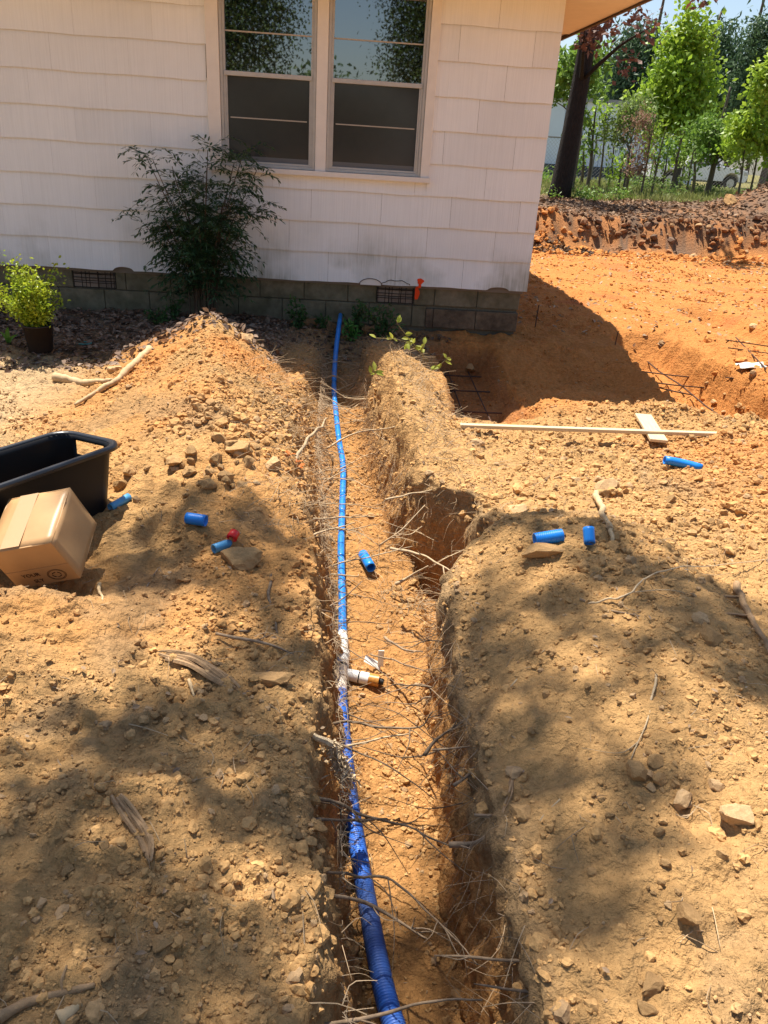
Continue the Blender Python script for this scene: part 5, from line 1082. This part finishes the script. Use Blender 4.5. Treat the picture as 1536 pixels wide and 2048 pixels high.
for (px, y, lb) in ((1395, 75, 'far pine glimpsed behind the bright green tree'), (1340, 78, 'far pine glimpsed left of the bright green tree'), (1490, 80, 'far pine between the two right hand pines'), (1200, 80, 'far pine above the pale warehouse')):
    B = gpt(px, 355, y); tree('pine_tree', lb, B, 15, .2, lob(B, [(px, 200, y, 60, 50), (px+20, 260, y, 70, 40), (px-10, 160, y, 40, 30)]), 3200, .5, .16, PINE, PINEB, 'far row of pines', limbs=5)
# saplings along the fence, each on its own
for k, (px, y, top, r, n_) in enumerate([(1173, 25, 215, 26, 260), (1196, 26, 200, 30, 260), (1215, 27, 260, 20, 160), (1250, 26, 290, 16, 120), (1302, 25, 250, 22, 220), (1322, 26, 265, 18, 160), (1340, 25, 260, 20, 200), (1358, 27, 270, 20, 180), (1372, 25, 290, 14, 120), (1385, 26, 300, 12, 90), (1478, 24, 260, 18, 200), (1500, 25, 250, 18, 200), (1160, 27, 280, 14, 120), (1233, 25, 300, 12, 100)]):
    B = gpt(px, 385, y); tree('sapling', 'thin dark stemmed sapling in the scrub before the fence', B, 3, .035 if k % 3 else .055, lob(B, [(px+6, top+25, y, r, 25), (px-4, top+60, y, r*1.1, 22)]), n_, .15, .08, (GRN2, GRN, BRUSH)[k % 3], BARKL, 'saplings before the fence', limbs=2, th=zat(px, top, y)-B[2], lean=(rl.normal()*.12, 0))
B = gpt(1282, 385, 23.5); tree('dead_shrub', 'rusty brown dead leaved shrub in front of the fence', B, 2.5, .03, lob(B, [(1275, 250, 23.5, 34, 26), (1285, 300, 23.5, 24, 24), (1268, 335, 23.5, 20, 24)]), 1100, .10, .04, DEADB, BARKL, limbs=12)
B = gpt(1245, 385, 24); tree('sumac_shrub', 'feathery light green shrub left of the dead one', B, 2.5, .03, lob(B, [(1260, 220, 24.5, 30, 28), (1235, 265, 24.5, 28, 26), (1300, 240, 24.8, 24, 22)]), 1700, .16, .05, BRUSH, BARKL, limbs=6)
# undergrowth and grass
def blades(n, fx, h0, h1, w, m, name, leafy=0.):
    P = np.array([fx() for _ in range(n)]); z = terr(P[:, 0], P[:, 1]); h = rl.uniform(h0, h1, n); a = rl.uniform(0, 6.28, n); ln_ = rl.normal(size=(n, 2))*.35*h[:, None]; base = np.stack([P[:, 0], P[:, 1], z-.02], 1); s_ = np.stack([np.cos(a), np.sin(a), 0*a], 1)*w*.5
    mid = base+np.stack([ln_[:, 0]*.35, ln_[:, 1]*.35, h*.6], 1); tip = base+np.stack([ln_[:, 0], ln_[:, 1], h], 1); v = np.stack([base-s_, base+s_, mid+s_, mid-s_, tip], 1).reshape(-1, 3); i = np.arange(n)[:, None]*5
    obj(name, npmesh(name, v, [i+[0, 1, 2, 3], i+[3, 2, 4]]), m, kind='stuff')
GRS = leafmat('grass_blade', (.16, .20, .05), (.26, .27, .09), .35, .7, vs=1.5)
def gx(y0, y1):
    def f():
        y = rl.uniform(y0, y1); return (y*.20+rl.random()*y*.42, y)
    return f
blades(9000, gx(20.5, 30), .06, .26, .02, GRS, 'meadow_grass'); blades(5000, gx(28, 44), .08, .25, .05, GRS, 'meadow_grass')
def brush(n, f, m, L, nm='undergrowth'):
    lobes = []
    for k in range(n): x, y, r, h = f(); lobes.append((x, y, tz(x, y)+h*.45, r, r, h*.55))
    me, _ = crown_mesh(lobes, n*150, L, L*.45); me.name = nm; obj(nm, me, m, kind='stuff')
brush(8, lambda: ((lambda y: (y*(.22+.36*rl.random()), y, .5, rl.uniform(.2, .5)))(rl.uniform(23, 28))), BRUSH, .12); brush(8, lambda: ((lambda y: (y*(.2+.4*rl.random()), y, .7, rl.uniform(.2, .4)))(rl.uniform(28, 34))), GRN2, .14)
brush(9, lambda: (rl.uniform(12.2, 15), rl.uniform(21, 24), .6, rl.uniform(.6, 1.2)), BRUSH, .12); brush(5, lambda: (rl.uniform(5.0, 7.2), rl.uniform(20, 21.2), .3, rl.uniform(.15, .4)), GRN2, .10)
# fence
FENM = mat('galvanised_steel', (.18, .18, .17), rough=.6, metal=.4); fy = 33.
t = thing('chain_link_fence', 'grey chain link fence with a top rail running behind the saplings', 'fence', (10, fy, tz(10, fy))); zt = 1.62
x = 5.0
while x < 26: obj('fence_post', MB().tube([(x-10, 0, -.2), (x-10, 0, zt-.0)], .035, 8), FENM, t); x += 2.4
obj('top_rail', MB().tube([(-5, 0, zt), (16, 0, zt)], .03, 6), FENM, t); b = MB()
for k in range(150):
    x0 = -5+k*.14; b.tube([(x0, 0, .0), (x0+zt, .0, zt)], .003, 3, False); b.tube([(x0, .008, zt), (x0+zt, .008, 0)], .003, 3, False)
obj('mesh_wire', b, FENM, t, kind='stuff')
# warehouse and truck
WHM = mat('metal_siding_white', (.62, .70, .78), rough=.5, var=.04, vscale=.3); y = 52
a_ = ony(1085, 330, y); q2 = ony(1236, 330, y); zt_ = zat(1200, 206, y); t = thing('warehouse', 'pale blue white metal warehouse behind the trees at left', 'warehouse', ((a_[0]+q2[0])/2, y+6, .1)); wd = q2[0]-a_[0]+8; hh = zt_-.1
k = 0; xx = -wd/2
while xx < wd/2-.1: o = MB().box((xx+.62+.0, -6, hh/2), (1.2, .14 if k % 2 else .10, hh)); obj('wall_panel', o, WHM, t); xx += 1.24; k += 1
obj('warehouse_body', MB().box((0, .1, hh/2), (wd, 12, hh-.02)), WHM, t); obj('roof', MB().box((0, 0, hh+.10), (wd+.5, 12.6, .2)), mat('roof_metal', (.25, .25, .26), rough=.5), t); obj('plinth', MB().box((0, -6.12, .5), (wd, .1, .6)), mat('dark_plinth', (.06, .07, .08), rough=.8), t)
# pickup truck
TRW = mat('truck_paint', (.75, .76, .78), rough=.25, spec=.6); TRG = mat('truck_glass', (.02, .025, .03), rough=.1, spec=.8); TYR = mat('tyre', (.02, .02, .02), rough=.9); HUB = mat('hub', (.45, .45, .46), rough=.3, metal=.6)
y = 47; p = ony(1388, 352, y); p[2] = tz(p[0], y); t = thing('pickup_truck', 'white pickup truck parked beyond the fence, facing right', 'pickup truck', tuple(p)); 
def ext(nm, prof, w, m, par, yo=0.):
    P = np.array(prof); n = len(P); V = np.concatenate([np.stack([P[:, 0], 0*P[:, 0]-w/2+yo, P[:, 1]], 1), np.stack([P[:, 0], 0*P[:, 0]+w/2+yo, P[:, 1]], 1)]); j = np.arange(n); k = (j+1) % n
    b = MB(); b.add(V, [np.stack([j, k, n+k, n+j], 1), np.arange(n)[None, ::-1], (n+np.arange(n))[None]]); return bevel(obj(nm, b, m, par), .03, 2)
def arch(cx, r, z0): return [(cx-r*math.cos(a), z0+r*math.sin(a)) for a in np.linspace(0, math.pi, 8)]
ext('body', [(-2.75, .45)]+arch(-1.75, .46, .45)+arch(1.75, .46, .45)+[(2.6, .45), (2.7, .75), (2.62, 1.05), (1.35, 1.18), (.3, 1.2), (-.95, 1.2), (-.95, 1.15), (-2.75, 1.15)], 1.9, TRW, t)
ext('cab', [(1.35, 1.16), (.75, 1.78), (.55, 1.84), (-.75, 1.84), (-.93, 1.16)], 1.66, TRW, t); ext('side_window', [(1.05, 1.22), (.66, 1.70), (.12, 1.72), (.12, 1.22)], 1.70, TRG, t); ext('side_window', [(.02, 1.22), (.02, 1.72), (-.66, 1.72), (-.76, 1.22)], 1.70, TRG, t)
ext('headlight', [(2.45, .8), (2.66, .82), (2.62, .98), (2.4, 1.0)], 1.93, HUB, t); obj('wing_mirror', MB().box((1.0, -1.02, 1.3), (.12, .2, .2)), TRW, t)
for cx in (-1.75, 1.75):
    for s in (-1, 1): wv = obj('wheel', MB().tube([(cx, s*.72, .38), (cx, s*.96, .38)], .38, 20), TYR, t); obj('rim', MB().tube([(cx, s*.95, .38), (cx, s*.975, .38)], .22, 12), HUB, wv)
# small white sign board / bucket seen by the scrub
# ------------------------------------------------------------------ trees behind the photographer, seen in the panes; and the tree overhead that dapples the ground
def simple_tree(lab, x, y, H, lobes, n, L=.22): B = np.array([x, y, 0.]); return tree('oak_tree', lab, B, H, .25, lobes, n, L, L*.55, OAKL, BARK, 'oaks behind the photographer', limbs=10, th=H*.75)
simple_tree('leafy oak behind the photographer, reflected in the left window', -4.0, -10, 9, [(0, 0, 5.6, 2.2, 1.6, 2.8), (1.3, 0, 4.2, 1.3, 1.2, 1.9), (-.8, .5, 3.6, 1.8, 1.3, 1.6), (1.9, 0, 6.6, 1.1, 1.0, 1.2)], 42000, .105)
simple_tree('leafy oak behind the photographer, reflected in the right window', 2.3, -11, 9, [(0, 0, 5.6, 1.4, 1.4, 2.0), (.2, 0, 3.9, 1.6, 1.3, 1.3), (1.0, 0, 7.0, 1.5, 1.3, 1.6), (-1.2, 0, 6.3, 1.5, 1.2, .7)], 42000, .105)
simple_tree('distant oak far behind the photographer', -13, -22, 10, [(0, 0, 5, 4, 3, 4)], 4500, .35); simple_tree('distant spreading oak far behind the photographer', 10, -24, 10, [(0, 0, 5, 4.5, 3, 4)], 4500, .35); simple_tree('low distant oak straight behind the photographer', -2, -30, 5, [(0, 0, 2.2, 5, 3, 2.2)], 4500, .35)
# overhead crown: leaves stand along the sun's path to the ground that the photograph shows shaded
def shaded(px, py):
    e = lambda cx, cy, rx, ry: ((px-cx)/rx)**2+((py-cy)/ry)**2
    if px > 870:
        lim = np.interp(px, [870, 905, 950, 1010, 1120, 1250, 1400, 1536], [1400, 1270, 1160, 1115, 1135, 1150, 1250, 1310])
        if py < lim: return 0.
        v = 1.
        for (cx, cy, rx, ry, s) in ((1195, 1430, 100, 70, 1.), (1090, 1235, 95, 70, .55), (1430, 1400, 120, 50, .5), (1340, 1620, 130, 90, .55), (1480, 1640, 110, 90, .8), (1450, 1800, 200, 150, 1.), (1420, 1990, 260, 170, 1.), (1270, 1900, 60, 60, .4)): v -= s*max(0, 1-e(cx, cy, rx, ry)**3)
        return max(0, v)
    if px > 640:
        if 1490 < py < 1660: return 1.
        if py > 1930: return .9
        return 0. if 1690 < py < 1900 or py < 1480 else .5
    lim = np.interp(px, [0, 200, 330, 420, 520, 600, 640], [1290, 1110, 1065, 1065, 1050, 1090, 1160])
    if py < lim: return 0.
    v = 1.
    for (cx, cy, rx, ry, s) in ((80, 1380, 300, 190, 1.), (260, 1320, 270, 125, 1.), (330, 1370, 110, 60, .4), (20, 1450, 90, 170, .9), (220, 1490, 110, 50, .7), (350, 1700, 120, 80, 1.), (610, 1350, 45, 170, .5), (230, 1620, 60, 60, .45), (60, 1850, 120, 60, .25)): v -= s*max(0, 1-e(cx, cy, rx, ry)**3)
    return max(0, v)
S1 = SUN/SUN[2]; tb = np.array([-4.6, -2.6, 0.]); T = thing('overhanging_oak', 'tall oak left of the photographer whose crown shades the foreground', 'tree', tuple(tb)); T['group'] = 'oaks behind the photographer'
lp = []; tw = []
cell = .17
for x in np.arange(-2.6, 3.6, cell):
    for y in np.arange(-1.2, 3.9, cell):
        p = np.array([x+rl.uniform(-.06, .06), y+rl.uniform(-.06, .06), .0]); c = (p-CAM); z = c@_f
        if z > .3:
            px = CX+F_PX*(c@_R)/z; py = CY-F_PX*(c@_U)/z
            v = shaded(min(max(px, 1), 1535), min(py, 2047)) if -260 < px < 1800 else .8
        else: v = .8
        h = rl.uniform(8.0, 12.0)
        if v > .5 and rl.random() < v: lp.append((p+S1*h, v)); tw.append(p+S1*h)
V = []; 
C_ = np.array([q[0] for q in lp]); nl = 30; n = len(C_)*nl
P = np.repeat(C_, nl, 0)+rl.normal(size=(n, 3))*[.075, .075, .12]; d = rl.normal(size=(n, 3)); d /= np.linalg.norm(d, axis=1)[:, None]; nn = rl.normal(size=(n, 3))*.7+[0, 0, 1]; s_ = np.cross(d, nn); s_ /= np.linalg.norm(s_, axis=1)[:, None]; Ls = rl.uniform(.07, .14, (n, 1)); v = np.stack([P, P+d*Ls*.5-s_*Ls*.3, P+d*Ls*.5+s_*Ls*.3, P+d*Ls], 1)
v = v.reshape(-1, 3)-tb; i = np.arange(n)[:, None]*4; obj('crown', npmesh('crown', v, [np.concatenate([i+[0, 2, 1], i+[1, 2, 3]])]), OAKL, T, kind='stuff'); print('overhead', len(C_))
top = np.array([1.2, 2.0, 8.2]); Pt = spl([(0, 0, -.3), (.1, .3, 3), (.5, 1.0, 6), tuple(top)], 20); obj('trunk', MB().tube(Pt, np.linspace(.32, .14, 20), 14).mesh('trunk', True), BARK, T)
b = MB(); hubs = C_[rl.permutation(len(C_))[:16]]-tb
for hb in hubs: b.tube(wob([top-[0, 0, rl.uniform(0, 2)], (top+hb)/2+[0, 0, .4], hb], 14, .03, rl), np.linspace(.07, .018, 14), 6, False)
for c in C_[::9]-tb: hb = hubs[np.argmin(np.linalg.norm(hubs-c, axis=1))]; b.tube([hb, (hb+c)/2+[0, 0, .05], c], [.014, .009, .004], 4, False)
obj('limbs', b.mesh('limbs', True), BARK, T)
# ------------------------------------------------------------------ labels for the many: tie each to a landmark one can find
LM = [('the red cap', 467, 1086), ('the cardboard box', 110, 1080), ('the short blue ring', 393, 1049), ('the split wood', 400, 1350), ('the torn bark', 670, 1530), ('the tee fitting', 685, 1330), ('the split coupler', 732, 1140), ('the dark side hollow', 810, 1100), ('the round pale stone', 1471, 1642), ('the upright blue piece', 1174, 1092), ('the buried blue offcut', 1364, 936), ('the long batten', 1190, 858), ('the plastic scrap', 1505, 738), ('the bottom left sticks', 100, 2010), ('the grey stone', 325, 1895), ('the bark strip', 265, 1660), ('the boot print slope', 480, 1950), ('the bottom right corner', 1500, 2000), ('the pipe bend', 684, 930), ('the hooked root', 830, 1150), ('the bridging root', 720, 860), ('the yellow sprigs', 820, 690), ('the blue pipe end', 680, 640), ('the level crossing root', 665, 1035), ('the orange leaves', 592, 928), ('the ridge peak', 430, 650), ('the curling pale rootlet', 1292, 1430), ('the sunny pipe stretch', 745, 1840), ('the bottom edge', 790, 2030), ('the black tub', 110, 930), ('the bare root pair', 1000, 1940), ('the oak trunk', 1120, 330), ('the dead brown shrub', 1280, 300), ('the white truck', 1395, 335), ('the right photo edge', 1530, 330)]
ORD = ['nearest']+[w+' nearest' for w in 'second third fourth fifth sixth seventh eighth ninth tenth eleventh twelfth thirteenth fourteenth fifteenth sixteenth'.split()]
def relabel(names, words):
    bk = {}
    for o in list(bpy.data.objects):
        if o.parent is None and o.get('group') and o.get('category') in names:
            me = o.data
            if me is not None:
                M4 = np.array(o.matrix_basis); c = np.array(me.vertices[len(me.vertices)//2].co[:]) if o.location.length < 1e-6 else np.zeros(3); c = (M4@np.append(c, 1))[:3]; sz = max(o.dimensions) if o.location.length > 1e-6 else 0
            else: c = np.array(o.location)+[0, 0, .8]; sz = 0
            q = c-CAM; z = q@_f; px = CX+F_PX*(q@_R)/z; py = CY-F_PX*(q@_U)/z
            dd = [(math.hypot(px-a, py-e), n, a, e) for n, a, e in LM]; d, n, a, e = min(dd); dx, dy = px-a, py-e
            if abs(dx) > 1.6*abs(dy): w = 'right of' if dx > 0 else 'left of'
            elif abs(dy) > 1.6*abs(dx): w = 'below' if dy > 0 else 'above'
            else: w = ('below ' if dy > 0 else 'above ')+('and right of' if dx > 0 else 'and left of')
            bk.setdefault((words(o), w, n), []).append((d, o))
    for (wd, w, n), L in bk.items():
        L.sort(key=lambda t: t[0])
        for k, (d, o) in enumerate(L):
            o['label'] = f'{wd} {w} {n}'+('' if len(L) == 1 else f", {ORD[min(k, 15)]} to it")
bpy.context.view_layer.update()
relabel(('rock',), lambda o: ('pale stone' if o.data.materials[0] == ROCK else 'brown clod') if max(o.scale) < .034 else ('larger pale stone' if o.data.materials[0] == ROCK else 'larger brown clod'))
relabel(('root',), lambda o: 'thin pale root' if o.data.materials[0] == ROOTL else 'thin dark root')
relabel(('rebar',), lambda o: 'rusty rebar rod lying '+('lengthwise' if o.dimensions[1] > o.dimensions[0] else 'crosswise'))
sp_ = sorted([o for o in bpy.data.objects if o.parent is None and o.name.startswith('sapling')], key=lambda o: o.location.x/o.location.y)
for k, o in enumerate(sp_): o['label'] = f'thin dark stemmed sapling before the fence, {ORD[k].replace(" nearest", "").replace("nearest", "first")} counted from the oak trunk'

for k, o in enumerate([o for o in bpy.data.objects if o.name.startswith('fallen_leaf')]): o['label'] = ['bright orange dry leaf, left one on the sunlit trench wall', 'bright orange dry leaf, rightmost and lowest on the left trench wall', 'bright orange dry leaf, uppermost on the left trench wall'][k % 3]
print('TRIS', sum(sum(len(p.vertices)-2 for p in o.data.polygons) for o in bpy.data.objects if o.type == 'MESH')) if False else None
